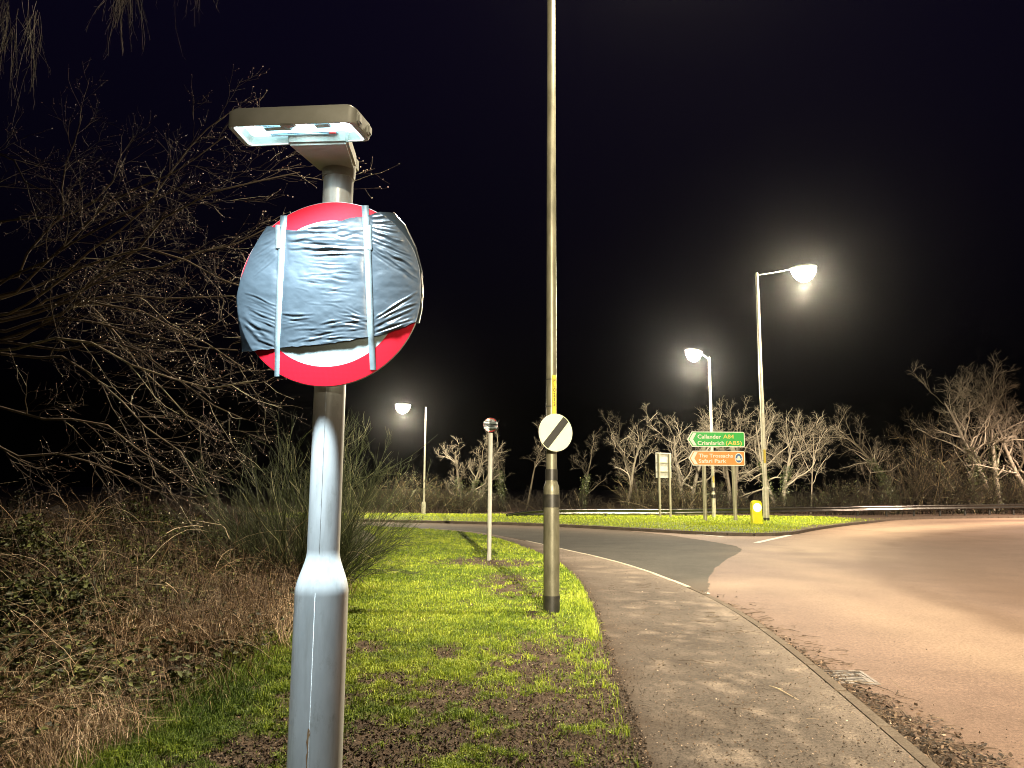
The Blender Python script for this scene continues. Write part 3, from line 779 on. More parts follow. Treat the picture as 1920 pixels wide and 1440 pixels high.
for zz in (-.16, .16):
    bm = bmesh.new(); add_box(bm, (dc.x, LY + .016, dc.z + zz), (DR * 1.2, .022, .04), .003); lathe(bm, [(rs_ + .005, dc.z + zz - .02), (rs_ + .005, dc.z + zz + .02)], 24, cap=False); bm_obj('bracket', bm, M['galv'], sign)

# lantern on top, reaching towards the viewer
HG = zr(230, 545) * 0 + 1.10 + CAM_Z - ZV    # height of the lens above the base
def on_h(px, py, h):                         # pixel -> horizontal plane at local height h
    d = ray(px, py); t = (h + ZV - CAM_Z) / d[2]; return loc(CAM + d * t)
lens_c = [on_h(*p, HG) for p in ((435, 238), (655, 230), (686, 264), (468, 274))]
lens_m = sum(lens_c, Vector()) / 4
lan = empty('lantern', (0, 0, 0)); lan.parent = sign
def rounded(quad, r, n=5):
    out = []
    for i in range(4):
        p, a, b = quad[i], quad[i - 1], quad[(i + 1) % 4]
        u = (a - p).normalized() * r; v = (b - p).normalized() * r
        for k in range(n):
            t = k / (n - 1); out.append(p + u * (1 - t) ** 2 + v * t ** 2)
    return out
def scaled(q, s, dz): return [lens_m + (p - lens_m) * s + Vector((0, 0, dz)) for p in q]
outer = [lens_m + (p - lens_m) + (p - lens_m).normalized() * 0.014 for p in lens_c]
o0 = rounded(outer, .022); 
o1 = [p + Vector((0, 0, .004)) + (p - lens_m).normalized() * .003 for p in o0]
o2 = [p + Vector((0, 0, .046)) for p in o1]
o3 = [lens_m + (p - lens_m) * .985 + Vector((0, 0, .054)) for p in o0]
o4 = [lens_m + (p - lens_m) * .95 + Vector((0, 0, .060)) for p in o0]
i0 = rounded(lens_c, .016); i1 = [p + Vector((0, 0, .03)) * 1 + (lens_m - p) * .06 for p in i0]
bm = bmesh.new()
loops = [[bm.verts.new(p) for p in L_] for L_ in (i1, i0, o0, o1, o2, o3, o4)]
nn_ = len(o0)
for a, b in zip(loops[:-1], loops[1:]):
    for k in range(nn_): bm.faces.new((a[k], a[(k + 1) % nn_], b[(k + 1) % nn_], b[k]))
bm.faces.new(loops[-1])
bm_obj('housing', bm, M['cast'], lan, True, 35)
M['tray'] = emit('lit_reflector_tray', (0.50, 0.88, 1.0), 2.4)
M['tube'] = emit('lit_sign_lamp', (0.93, 0.98, 1.0), 10)
M['rim_light'] = emit('lit_lens_rim', (0.80, 0.94, 1.0), 2.2)
M['red_tag'] = simple('red_tag', (0.7, 0.06, 0.05), None, 9, .5)
bm = bmesh.new(); bm.faces.new([bm.verts.new(p) for p in i1]); bm_obj('reflector_tray', bm, M['tray'], lan)
def in_lens(u, v, dz):                       # u across, v from viewer to sign
    a = lens_c[0].lerp(lens_c[1], u); b = lens_c[3].lerp(lens_c[2], u); p = a.lerp(b, v); return p + Vector((0, 0, dz))
ux = (lens_c[1] - lens_c[0]).normalized(); RU = Matrix.Rotation(math.atan2(ux.y, ux.x), 3, 'Z')
bm = bmesh.new()
r_in = [lens_m + (p - lens_m) * .955 for p in i0]
A_ = [bm.verts.new(p + Vector((0, 0, .002))) for p in i0]; B_ = [bm.verts.new(p + Vector((0, 0, .002))) for p in r_in]
for k in range(nn_): bm.faces.new((A_[k], A_[(k + 1) % nn_], B_[(k + 1) % nn_], B_[k]))
bm_obj('lens_rim', bm, M['rim_light'], lan)
for u, w in ((.12, .03), (.53, .05), (.93, .03)):
    bm = bmesh.new(); c = in_lens(u, .22, .017); add_box(bm, c, (w, .03, .012), .003, RU); bm_obj('lamp_unit', bm, M['tube'], lan)
for u, v, w, d in ((.33, .4, .09, .03), (.72, .35, .05, .03), (.5, .78, .22, .02)):
    bm = bmesh.new(); add_box(bm, in_lens(u, v, .021), (w, d, .012), .003, RU); bm_obj('reflector_block', bm, simple('reflector_metal', (.55, .68, .75), None, 20, .25, .7), lan)
bm = bmesh.new(); add_box(bm, in_lens(.76, .68, .012), (.022, .008, .006), .001, RU); bm_obj('red_tag', bm, M['red_tag'], lan)
# notch on the viewer's rim
bm = bmesh.new(); c = in_lens(.47, .05, .004); add_box(bm, c, (.05, .025, .012), .004, RU); bm_obj('catch', bm, M['cast'], lan)
# clear cover sheet
bm = bmesh.new(); bm.faces.new([bm.verts.new(p + Vector((0, 0, -.0015))) for p in r_in])
mg, ntg, bg = nodes_of('clear_cover'); bg.inputs['Base Color'].default_value = (.95, 1, 1, 1); bg.inputs['Roughness'].default_value = .02
bg.inputs['Transmission Weight'].default_value = 1.0; bg.inputs['IOR'].default_value = 1.02
# hinge knuckles along the outer side
for v in (.2, .8):
    p = lens_c[1].lerp(lens_c[2], v); bm = bmesh.new(); add_box(bm, p + Vector((.02, 0, .022)), (.012, .03, .03), .004, RU); bm_obj('hinge', bm, M['cast'], lan)
# arm
HA = HG - 0.012
qa = [on_h(*p, HA) for p in ((598, 322), (668, 317), (652, 268), (537, 271))]
qh = [p + Vector((0, 0, .052)) for p in qa]
bm = bmesh.new(); hull8(bm, qa, qh); bmesh.ops.bevel(bm, geom=bm.edges[:], offset=.008, segments=3, affect='EDGES'); bm_obj('bracket_arm', bm, M['cast'], lan, True, 40)
bm = bmesh.new(); lathe(bm, [(rs_ + .0035, ztop - .012), (rs_ + .005, ztop), (rs_ + .006, HA + .02)], 32); bm_obj('spigot', bm, M['cast'], lan, True, 40)
bm = bmesh.new(); add_box(bm, (0.03, 0.035, HA + .04), (.05, .05, .06), .012); bm_obj('photocell_box', bm, M['cast'], lan, True, 40)
# its light
al = bpy.data.lights.new('sign_light', 'AREA'); al.shape = 'RECTANGLE'; al.size = .30; al.size_y = .09; al.energy = 16; al.color = COOL; al.spread = math.radians(94)
ao = bpy.data.objects.new('sign_light', al); COL.objects.link(ao); ao.parent = sign
ao.location = in_lens(.5, .10, -.012); aim = Vector((-.03, .08, -1)); ao.rotation_euler = aim.to_track_quat('-Z', 'Y').to_euler()

# ---- black bag and tape round the sign
wrap = empty('plastic_wrap', tuple(SB), SYAW, 'creased dark bin bag wrapped around the big round sign and held by two tape straps', 'bin bag')
top_px = [(500, 428), (516, 432), (535, 436), (560, 439), (590, 432), (630, 421), (660, 414), (690, 409), (715, 402), (736, 401)]
bot_px = [(452, 658), (470, 659), (497, 656), (530, 653), (560, 650), (600, 648), (650, 640), (700, 632), (735, 622), (760, 614), (783, 603)]
lef_px = [(500, 424), (470, 478), (452, 525), (444, 560), (446, 595), (450, 630), (452, 658)]
rig_px = [(736, 398), (757, 420), (777, 462), (788, 505), (791, 545), (788, 580), (783, 603)]
def cur(pts, n):
    P = np.array(pts, float); s = np.concatenate([[0], np.cumsum(np.hypot(*np.diff(P, axis=0).T))]); q = np.linspace(0, s[-1], n)
    a = np.stack([np.interp(q, s, P[:, 0]), np.interp(q, s, P[:, 1])], 1)
    for _ in range(3): a[1:-1] = (a[:-2] + 2 * a[1:-1] + a[2:]) / 4
    return a
NU, NV = 240, 160
T, Bt, Lf, Rg = cur(top_px, NU), cur(bot_px, NU), cur(lef_px, NV), cur(rig_px, NV)
u = np.linspace(0, 1, NU)[None, :, None]; v = np.linspace(0, 1, NV)[:, None, None]
PX = (1 - v) * T[None] + v * Bt[None] + (1 - u) * Lf[:, None] + u * Rg[:, None] - ((1 - u) * (1 - v) * T[0] + u * (1 - v) * T[-1] + (1 - u) * v * Bt[0] + u * v * Bt[-1])
X_, Y_ = PX[..., 0], PX[..., 1]
wob = (fbm(X_ / 14, Y_ / 30, 71) - .5) * 5
edge_v = np.abs(np.linspace(-1, 1, NV))[:, None] ** 12
Y_ = Y_ + wob * edge_v
H = np.full(X_.shape, 0.0)
def stroke(x0, y0, x1, y1, A, w, valley=.7):
    d = np.array([x1 - x0, y1 - y0], float); L = np.hypot(*d); d /= L
    t = ((X_ - x0) * d[0] + (Y_ - y0) * d[1]) / L
    p = -(X_ - x0) * d[1] + (Y_ - y0) * d[0] + (vnoise(X_ / 23, Y_ / 23, int(abs(x0 * 7 + y0))) - .5) * w * 2.2
    env = np.clip(np.sin(np.pi * np.clip(t, 0, 1)), 0, 1) ** .6 * (0.6 + .8 * vnoise(X_ / 12, Y_ / 12, int(x1)))
    return A * env * (np.exp(-(p / w) ** 2) - valley * np.exp(-((p - 1.5 * w) / w) ** 2))
rg = random.Random(5)
S_ = []
for k in range(26):      # fine horizontal creases between the straps
    y = rg.uniform(490, 570); x = rg.uniform(548, 610); L = rg.uniform(25, 90); S_.append((x, y, x + L, y + rg.uniform(-4, 9), rg.uniform(.6, 1.6), rg.uniform(1.2, 2.2)))
for k in range(16):
    y = rg.uniform(425, 482); x = rg.uniform(536, 580); L = rg.uniform(60, 130); S_.append((x, y, x + L, y + rg.uniform(-8, 6), rg.uniform(1.5, 3.4), rg.uniform(1.6, 3.4)))
for y, A, w in ((443, -5, 3.2), (461, -6, 2.8), (468, 4, 2.6), (452, 4, 3.5)):
    S_.append((540, y - 4, 690, y + 2, A, w))
for k in range(18):      # gathered hem
    y = rg.uniform(608, 648); x = rg.uniform(532, 660); L = rg.uniform(30, 80); S_.append((x, y, x + L, y - rg.uniform(-2, 9), rg.uniform(1.5, 3.5), rg.uniform(1.6, 3.2)))
for k in range(12):      # pulls towards the straps
    y = rg.uniform(585, 615); S_.append((528, y, 528 + rg.uniform(40, 80), y - rg.uniform(-6, 10), rg.uniform(.8, 2), rg.uniform(1.4, 2.4)))
    S_.append((694, y + 10, 694 - rg.uniform(35, 75), y - rg.uniform(-2, 12), rg.uniform(.8, 2), rg.uniform(1.4, 2.4)))
for k in range(13):      # lower pull beyond the first strap
    t = k / 12; S_.append((455 + 20 * t + rg.uniform(0, 12), 548 + 95 * t, 522, 575 + 82 * t, rg.uniform(1.2, 3.6), rg.uniform(1.5, 3)))
for k in range(11):      # upper pull beyond the first strap
    t = k / 10; S_.append((462 + 16 * (1 - t), 520 - 70 * t, 524, 478 - 55 * t + rg.uniform(-4, 4), rg.uniform(.7, 2.2), rg.uniform(1.4, 2.6)))
for k in range(24):      # fan of folds under the second strap
    t = k / 23; S_.append((697, 410 + 62 * t + rg.uniform(-5, 5), 735 + 52 * min(1, t * 1.1), 405 + 130 * t + rg.uniform(-8, 8), rg.uniform(1.4, 4.0), rg.uniform(1.6, 3.4)))
for k in range(16):      # lower fan
    t = k / 15; S_.append((701, 600 + 30 * t + rg.uniform(-4, 4), 784 - 6 * t, 548 + 62 * t + rg.uniform(-5, 5), rg.uniform(1.2, 3.8), rg.uniform(1.6, 3.2)))
S_ += [(560, 517, 660, 530, 2.2, 4.5), (600, 512, 680, 524, 1.8, 3.5), (452, 585, 520, 645, 4, 5), (446, 600, 515, 655, 4, 4), (470, 652, 520, 650, -3, 4)]
for s in S_: H += stroke(*s[:4], s[4] * .5, s[5])
H += (fbm(X_ / 60, Y_ / 45, 77) - .5) * 7 + (fbm(X_ / 9, Y_ / 5, 78) - .5) * .5
for sx0, sx1 in ((534, 519), (685, 700)):
    sx = sx0 + (sx1 - sx0) * (Y_ - 400) / 300; H -= 4.5 * np.exp(-((X_ - sx) / 10) ** 2)
H += 3 * edge_v * (0.4 + fbm(X_ / 18, Y_ / 18, 79))
side = np.minimum(1, np.minimum(np.linspace(0, 1, NU), np.linspace(1, 0, NU)) / .10)[None, :] ** .5
H = np.maximum((H * .001 + 0.009) * (.6 + .4 * side), 0.0058)
G = np.zeros((NV, NU, 3))
d0 = Fw + ((X_ - 960) / F_PX)[..., None] * Rt + ((720 - Y_) / F_PX)[..., None] * Up
tt = np.dot(P0 - CAM, Nf) / (d0 @ Nf)
Wp = CAM + d0 * tt[..., None]
ca, sa2 = math.cos(-SYAW), math.sin(-SYAW)
q = Wp - SB
G[..., 0] = ca * q[..., 0] - sa2 * q[..., 1]; G[..., 1] = sa2 * q[..., 0] + ca * q[..., 1]; G[..., 2] = q[..., 2]
rr = np.hypot(G[..., 0] - dc.x, G[..., 2] - dc.z) / DR
G[..., 1] = LY - H + np.clip(rr - 1.0, 0, 1) * .18
# wrap-round columns
def wrapcol(c, s):
    out = []
    for k, (dx, dy) in enumerate(((.004, .012), (-.004, .03), (-.03, .045))):
        g = c.copy(); v_ = g - np.array([dc.x, 0, dc.z]); v_[:, 1] = 0; v_ = norm(v_)
        g = g + v_ * dx; g[:, 1] = LY + dy; out.append(g)
    return out
lc = wrapcol(G[:, 0], -1)[::-1]; rc = wrapcol(G[:, -1], 1)
G = np.stack(lc + [G[:, i] for i in range(NU)] + rc, 1); NW = G.shape[1]
idx = np.arange(NV * NW).reshape(NV, NW)
Q = np.stack([idx[:-1, :-1], idx[1:, :-1], idx[1:, 1:], idx[:-1, 1:]], -1).reshape(-1, 4)
M['bag'] = simple('bin_bag_plastic', (0.043, 0.056, 0.066), (0.037, 0.049, 0.058), 10, 0.33, 0.0, 0.12, 90, bdist=.002, spec=0.9)
bag = mesh_np('sheet', G.reshape(-1, 3), Q, M['bag'], wrap, smooth=True)
def tape(name, path, w0, w1, off=.012):
    P = cur(path, 60); V = []
    for k, (a, b) in enumerate(P):
        w = w0 + (w1 - w0) * k / 59
        rel = []
        for s in (-1, 1):
            x, z = on_plane(a + s * w / 2, b); rel.append((x, z))
        iy = np.argmin(np.hypot(X_ - a, Y_ - b)); near = np.hypot(X_ - a, Y_ - b).ravel()[iy]
        m_ = (np.abs(X_ - a) < w / 2 + 1) & (np.abs(Y_ - b) < 5)
        h = H[m_].max() + .0015 if m_.any() else .0045
        V.append([(rel[0][0], LY - h, rel[0][1]), (rel[1][0], LY - h, rel[1][1])])
    hs = np.array([r[0][1] for r in V])
    if len(path) > 4: hs[:5] = LY - .0035; hs[-4:] = LY - .0035

    for _ in range(6): hs[1:-1] = (hs[:-2] + 2 * hs[1:-1] + hs[2:]) / 4
    A = []
    for k, r in enumerate(V): A += [(r[0][0], hs[k] - .001, r[0][2]), (r[1][0], hs[k] - .001, r[1][2]), (r[1][0], hs[k] + .0006, r[1][2]), (r[0][0], hs[k] + .0006, r[0][2])]
    A = np.array(A); F = []
    for k in range(59):
        i = 4 * k
        F += [[i, i + 4, i + 5, i + 1], [i + 1, i + 5, i + 6, i + 2], [i + 3, i + 2, i + 6, i + 7], [i, i + 3, i + 7, i + 4]]
    return mesh_np(name, A, np.array(F), M['tape'], wrap)
tape('tape_strap', [(533, 405), (530, 470), (526, 560), (522, 640), (520, 706)], 13, 9)
tape('tape_strap', [(685, 386), (688, 420), (691, 480), (694, 560), (697, 630), (700, 694)], 13, 11)
tape('tape_end', [(524, 424), (523, 445), (523, 467)], 9, 8)
tape('tape_end', [(694, 424), (694, 445), (695, 470)], 9, 9)
# drips of pale bird mess on the ring
# ------------------------------------------------------------------ small covered sign further along
sb2 = gp(917, 1051, ZV); Y2 = sb2[1]; m2 = mpp(918, 900, Y2)
rs2 = empty('road_sign', tuple(sb2), 0.0, 'small round sign bagged over on a thin white post in the grass', 'road sign')
sp_top = at(920, 812, Y2)[2] - ZV; dxs = at(920, 812, Y2)[0] - sb2[0]
bm = bmesh.new(); tube_bm(bm, [(0, 0, -.2), (dxs, 0, sp_top)], 3.9 * m2, 16); bm_obj('post', bm, simple('white_post', (.85, .85, .80), (.76, .76, .70), 8, .4), rs2, True, 40)
sc2 = at(920, 797, Y2); R2 = 13.3 * m2
pl2 = empty('sign_plate', (sc2[0] - sb2[0], -.06, sc2[2] - ZV)); pl2.parent = rs2
bm_obj('backing_plate', disc_bm(R2, .0, .004, 40), M['alu'], pl2)
bm_obj('white_face', disc_bm(R2 * .8, -.004, -.001, 40), M['retro_white'], pl2)
bm = bmesh.new()
a = [bm.verts.new((R2 * .88 * math.cos(2 * math.pi * k / 40), -.0048, R2 * .88 * math.sin(2 * math.pi * k / 40))) for k in range(40)]
b = [bm.verts.new((R2 * .98 * math.cos(2 * math.pi * k / 40), -.0048, R2 * .98 * math.sin(2 * math.pi * k / 40))) for k in range(40)]
for k in range(40): bm.faces.new((a[k], b[k], b[(k + 1) % 40], a[(k + 1) % 40]))
bm_obj('red_ring', bm, M['retro_red'], pl2)
bm = bmesh.new(); add_box(bm, (0, .03, -R2 * .3), (.05, .06, .05), .005); bm_obj('clip', bm, M['galv'], pl2)
w2 = empty('plastic_wrap', (sc2[0], Y2 - .06, sc2[2]), 0, 'crumpled dark plastic taped over the small round sign on the white post', 'bin bag')
bm = bmesh.new(); g = []
for j in range(18):
    zz = R2 * (.55 - 1.15 * j / 17); row = []
    hw = math.sqrt(max(R2 * R2 * 1.04 - zz * zz, 0.0004))
    for i in range(24):
        xx = -hw + 2 * hw * i / 23
        row.append(bm.verts.new((xx, -.012 - .012 * math.sin(j * 1.9 + i * .25 + math.sin(i * .5)) + (.02 if i in (0, 23) else 0), zz + .012 * math.sin(i * .6 + j))))
    g.append(row)
for j in range(17):
    for i in range(23): bm.faces.new((g[j][i], g[j][i + 1], g[j + 1][i + 1], g[j + 1][i]))
bm_obj('sheet', bm, M['bag'], w2, True)
for z0, tl in ((R2 * .28, .05), (-R2 * .42, -.02)):
    bm = bmesh.new(); hw = math.sqrt(R2 * R2 - z0 * z0) * 1.02
    add_box(bm, (0, -.034, z0), (2 * hw, .004, R2 * .22), 0, Matrix.Rotation(tl, 3, 'Y')); bm_obj('tape_strap', bm, M['tape'], w2)

# ------------------------------------------------------------------ direction sign
DY = 36.0
dsb = at(1350, 970, DY); ds = empty('direction_sign', (dsb[0], DY, far_z(dsb[0], DY)), 0, 'direction sign with green and orange arrow panels on two grey posts', 'road sign')
dz0 = ds.location.z
def dl(px, py, y=DY):
    p = at(px, py, y); return (p[0] - dsb[0], p[2] - dz0)
dm = mpp(1350, 850, DY)
for pxt, pxb in ((1319.5, 1324), (1374, 1381)):
    x0, _ = dl(pxb, 972); x1, z1 = dl(pxt, 812)
    bm = bmesh.new(); tube_bm(bm, [(x0, .14, -.3), (x1, .14, z1)], 3.6 * dm, 16); bm_obj('post', bm, M['grey_post'], ds, True, 40)
def arrow_panel(name, x0, xs, x1, y0, y1, mat_, skew=0):
    e = empty(name, (0, 0, 0)); e.parent = ds
    A, Bm, C_ = dl(x0, (y0 + y1) / 2), dl(xs, y0), dl(x1, y1)
    def poly(ins, rc=.05):
        tip = (A[0] + ins * 1.45, A[1]); zt, zb = Bm[1] - ins, C_[1] + ins; xr = C_[0] - ins; xl = Bm[0] + ins * .55
        p = [tip, (xl, zt)]
        for cx, cz, a0 in ((xr - rc, zt - rc, 90), (xr - rc, zb + rc, 0)):
            for k in range(5):
                a = math.radians(a0 - 90 * k / 4); p.append((cx + rc * math.cos(a), cz + rc * math.sin(a)))
        p.append((xl, zb)); return p
    bm = bmesh.new(); prism(bm, poly(0, .1), 0.0, .03); bm_obj('white_border', bm, M['letter'], e)
    bm = bmesh.new(); prism(bm, poly(1.6 * dm, .05), -.005, -.001); bm_obj('coloured_face', bm, mat_, e)
    # chevron
    zt, zb, zc = Bm[1] - 2.6 * dm, C_[1] + 2.6 * dm, A[1]
    xl = Bm[0] + 2.2 * dm; xt = A[0] + 4.0 * dm; w = 6.6 * dm
    bm = bmesh.new(); prism(bm, [(xt, zc), (xl, zt), (xl + w, zt), (xt + w * 1.05, zc), (xl + w, zb), (xl, zb)], -.010, -.006); bm_obj('chevron', bm, M['letter'], e)
    return e
gpn = arrow_panel('green_panel', 1288.5, 1297, 1397, 809, 838.5, M['green'])
opn = arrow_panel('orange_panel', 1291, 1299, 1397.5, 845, 873.5, M['orange'])
def words(parent, s, px, py, hpx, m, bold=.008, sp=1.0):
    x, z = dl(px, py); return text_obj('lettering', s, hpx * dm * 1.40, x, -.0105, z, m, parent, bold, 'LEFT', sp)
def fit(o, px0, px1):
    xs = [v.co.x for v in o.data.vertices]; w = max(xs) - min(xs); want = (px1 - px0) * dm
    o.scale.x = want / w; o.location.x -= min(xs) * o.scale.x
fit(words(gpn, 'Callander', 1308, 822, 7.4, M['letter'], .004), 1308, 1352)
fit(words(gpn, 'A84', 1356, 822, 7.4, M['letter_yellow'], .003), 1356, 1376)
fit(words(gpn, 'Crianlarich', 1308, 834, 7.4, M['letter'], .004), 1308, 1358)
fit(words(gpn, '(A85)', 1361, 834, 7.4, M['letter_yellow'], .003), 1362, 1392)
fit(words(opn, 'The Trossachs', 1310, 857.5, 7.0, M['letter'], .004), 1310, 1374)
fit(words(opn, 'Safari Park', 1310, 867.5, 7.0, M['letter'], .004), 1310, 1362)
ex, ez = dl(1385, 859.2); er = 9.6 * dm
em = empty('emblem', (ex, 0, ez)); em.parent = opn
def ell(bm, rx, rz, y0, y1, cx=0, cz=0, n=28): prism(bm, [(cx + rx * math.cos(2 * math.pi * k / n), cz + rz * math.sin(2 * math.pi * k / n)) for k in range(n)], y0, y1)
bm = bmesh.new(); ell(bm, er * .78, er * 1.0, -.010, -.006); bm_obj('white_roundel', bm, M['letter'], em)
bm = bmesh.new(); ell(bm, er * .62, er * .83, -.014, -.0105); bm_obj('blue_roundel', bm, M['blue'], em)
bm = bmesh.new(); ell(bm, er * .28, er * .46, -.018, -.0145, 0, er * .02); bm_obj('white_figure', bm, M['letter'], em)
bm = bmesh.new()
prism(bm, [(-er * .55, er * .05), (-er * .25, -er * .12), (er * .25, -er * .12), (er * .55, er * .05), (er * .42, -er * .42), (-er * .42, -er * .42)], -.0165, -.0142); bm_obj('white_figure', bm, M['letter'], em)

# ------------------------------------------------------------------ small sign seen from behind
RY = 40.5
rbk = at(1246, 968, RY); rbz = far_z(rbk[0], RY)
rsn = empty('road_sign', (rbk[0], RY, rbz), 0.55, 'grey back of a rectangular sign on two thin posts by the guardrail', 'road sign')
rm = mpp(1246, 870, RY)
W_ = 33 * rm / math.cos(.55); zt = at(1246, 849, RY)[2] - rbz; zb = at(1246, 896, RY)[2] - rbz
for s in (-1, 1):
    bm = bmesh.new(); lathe(bm, [(2.0 * rm, -.4), (2.0 * rm, zt - .05)], 12, (s * W_ * .34, -.07, 0)); bm_obj('post', bm, M['grey_post'], rsn, True, 40)
bm = bmesh.new(); add_box(bm, (0, 0, (zt + zb) / 2), (W_, .02, zt - zb), .006); bm_obj('panel', bm, M['alu'], rsn)
for z in (zt - .06, zt - (zt - zb) * .40, zt - (zt - zb) * .76):
    bm = bmesh.new(); add_box(bm, (0, -.03, z), (W_ * .98, .04, .05), .006); bm_obj('channel', bm, M['grey_post'], rsn)

# ------------------------------------------------------------------ bollard
bp = gp(1419, 984, ZV + .06); bY = bp[1]; bmm = mpp(1419, 962, bY)
bo = empty('traffic_bollard', (bp[0], bp[1], far_z(bp[0], bp[1])), .05, 'yellow illuminated bollard with a pale round panel on the grass near the kerb', 'bollard')
def bol(hw, d, z0, z1, rad, segs=8):
    pts = [(-hw, z0), (hw, z0)]
    for k in range(segs + 1):
        a = math.pi * k / segs; ca_ = math.cos(a); pts.append((hw * math.copysign(abs(ca_) ** .6, ca_), z1 - rad + rad * math.sin(a) ** .9))
    bm = bmesh.new(); prism(bm, pts, -d, d); bmesh.ops.bevel(bm, geom=[e for e in bm.edges if abs(e.verts[0].co.y - e.verts[1].co.y) < 1e-5], offset=.025, segments=2, affect='EDGES'); return bm
hh = 43 * bmm
bm_obj('body', bol(9.2 * bmm, .14, .06, hh, .19, 12), M['yellow_plastic'], bo, True, 40)
bm = bmesh.new(); add_box(bm, (0, 0, .03), (20 * bmm, .34, .08), .02); bm_obj('base', bm, M['yellow_plastic'], bo)
bm = bmesh.new(); ell(bm, 7.8 * bmm, 8.2 * bmm, -.147, -.141, 0, hh * .70); bm_obj('lit_panel', bm, M['bollard_lens'], bo)
bl = bpy.data.lights.new('bollard_lamp', 'POINT'); bl.energy = 0; bpy.data.lights.remove(bl)

# ------------------------------------------------------------------ guardrail
def rail_pt(px, py, Y): return at(px, py, Y)
rp_ = [(948, 969, 40.0), (962, 965, 40.0), (990, 961.5, 40.2), (1040, 959.8, 40.8), (1100, 959.3, 41.5), (1250, 959.5, 42.6), (1400, 957.0, 43.5), (1550, 955.0, 45.5), (1700, 952.0, 48.0), (1850, 949.8, 51.0), (1950, 948.0, 53.0), (2200, 944.5, 58)]
RPp = np.array([rail_pt(*p) for p in rp_])
RPs = polyline(RPp, 90)
for _ in range(4): RPs[1:-1] = (RPs[:-2] + 2 * RPs[1:-1] + RPs[2:]) / 4
gr = empty('guardrail', (0, 0, 0), 0, 'long galvanised crash barrier running behind the far grass verge', 'guardrail')
sec = [(.0, .155), (-.02, .15), (-.075, .125), (-.085, .10), (-.075, .07), (-.012, .03), (-.005, 0), (-.012, -.03), (-.075, -.07), (-.085, -.10), (-.075, -.125), (-.02, -.15), (0, -.155)]
V = []; 
tg = np.gradient(RPs, axis=0); tg = norm(tg)
for p, t in zip(RPs, tg):
    o_ = norm(np.array([-t[1], t[0], 0]))
    for y, z in sec: V.append(p + o_ * y * 1.0 * 1 + np.array([0, 0, z]))
V = np.array(V); k_ = len(sec)
ii = np.arange(len(V)).reshape(len(RPs), k_)
mesh_np('beam', V, np.stack([ii[:-1, :-1], ii[1:, :-1], ii[1:, 1:], ii[:-1, 1:]], -1).reshape(-1, 4), M['rail'], gr)
bm = bmesh.new(); add_box(bm, (0, 0, 0), (.1, .06, 1.1), 0); pme = bpy.data.meshes.new('rail_post'); bm.to_mesh(pme); bm.free(); pme.materials.append(M['black_matt'])
sR = np.concatenate([[0], np.cumsum(np.linalg.norm(np.diff(RPs, axis=0), axis=1))])
for q in np.arange(1.0, sR[-1], 2.4):
    p = np.array([np.interp(q, sR, RPs[:, j]) for j in range(3)])
    o = bpy.data.objects.new('rail_post', pme); COL.objects.link(o); o.parent = gr; o.location = (p[0], p[1] + .09, p[2] - .42)

# ------------------------------------------------------------------ gully grate
gq = [gp(*p) for p in ((1530, 1260), (1600, 1258), (1628, 1281), (1566, 1285))]
gc = sum(gq) / 4
gy = empty('gully_grate', (gc[0], gc[1], .006), 0.0, 'cast iron slatted gully grate against the kerb among wet leaves', 'drain grate')
gx0, gx1 = min(p[0] for p in gq) - .0, max(p[0] for p in gq); gy0, gy1 = min(p[1] for p in gq), max(p[1] for p in gq)
gw, gh = .46, .46
kd = (kerb_s[int(np.argmin(np.linalg.norm(kerb_s - gc[:2], axis=1))) + 1] - kerb_s[int(np.argmin(np.linalg.norm(kerb_s - gc[:2], axis=1))) - 1])
gy.rotation_euler.z = math.atan2(kd[1], kd[0]) - math.pi / 2
bm = bmesh.new(); add_box(bm, (0, 0, -.004), (gw, gh, .006)); bm_obj('shade_plate', bm, M['shade_plate'], gy)  # flat near-black plate painted as the shade under the bars
for s in (-1, 1):
    bm = bmesh.new(); add_box(bm, (s * gw / 2, 0, .001), (.03, gh + .03, .012), .002); bm_obj('frame', bm, M['iron'], gy)
    bm = bmesh.new(); add_box(bm, (0, s * (gh / 2 - .0), .0008), (gw - .031, .03, .012), .002); bm_obj('frame', bm, M['iron'], gy)
for k in range(7):
    y = -gh / 2 + .045 + k * .056
    bm = bmesh.new(); add_box(bm, (-.025, y, .0012), (gw - .09, .024, .003), .0005); bm_obj('bar', bm, M['iron'], gy)
bm = bmesh.new(); add_box(bm, (gw / 2 - .042, -.03, .0016), (.05, gh - .10, .004), .0008); bm_obj('bar', bm, M['iron'], gy)

# ------------------------------------------------------------------ turf
def sample_fan(n, y0, y1, xr):
    uu = RNG.random(n); y = 1.0 / (1 / y1 + uu * (1 / y0 - 1 / y1))
    a, b = xr(y); return np.stack([a + (b - a) * RNG.random(n), y], 1)
def zverge(xy): return ZV + verge_h(xy)
n = 350000
xy = sample_fan(n, 3.9, 30, lambda y: (hedge_x(y) - .45, foot_x(y) + .02))
tf = turf(xy)
tuft = .75 * sstep(.6, .7, fbm(xy[:, 0] * 5 + 3, xy[:, 1] * 5, 85))
keep = RNG.random(n) < np.clip(np.maximum(tf, tuft) + .03, 0, 1)
xy = xy[keep]; tf = tf[keep]; n = len(xy)
D = norm(np.c_[RNG.normal(size=(n, 2)), np.zeros(n)])
clump = fbm(xy[:, 0] * 7, xy[:, 1] * 7, 81)
hx = hedge_x(xy[:, 1])
tall = 1 + 1.1 * sstep(.5, -.2, xy[:, 0] - hx) + .5 * sstep(.3, .05, foot_x(xy[:, 1]) - xy[:, 0])
L = RNG.uniform(.03, .07, n) * (0.5 + clump) * tall
Wd = np.maximum(.0028, .0007 * xy[:, 1]) * RNG.uniform(.7, 1.4, n)
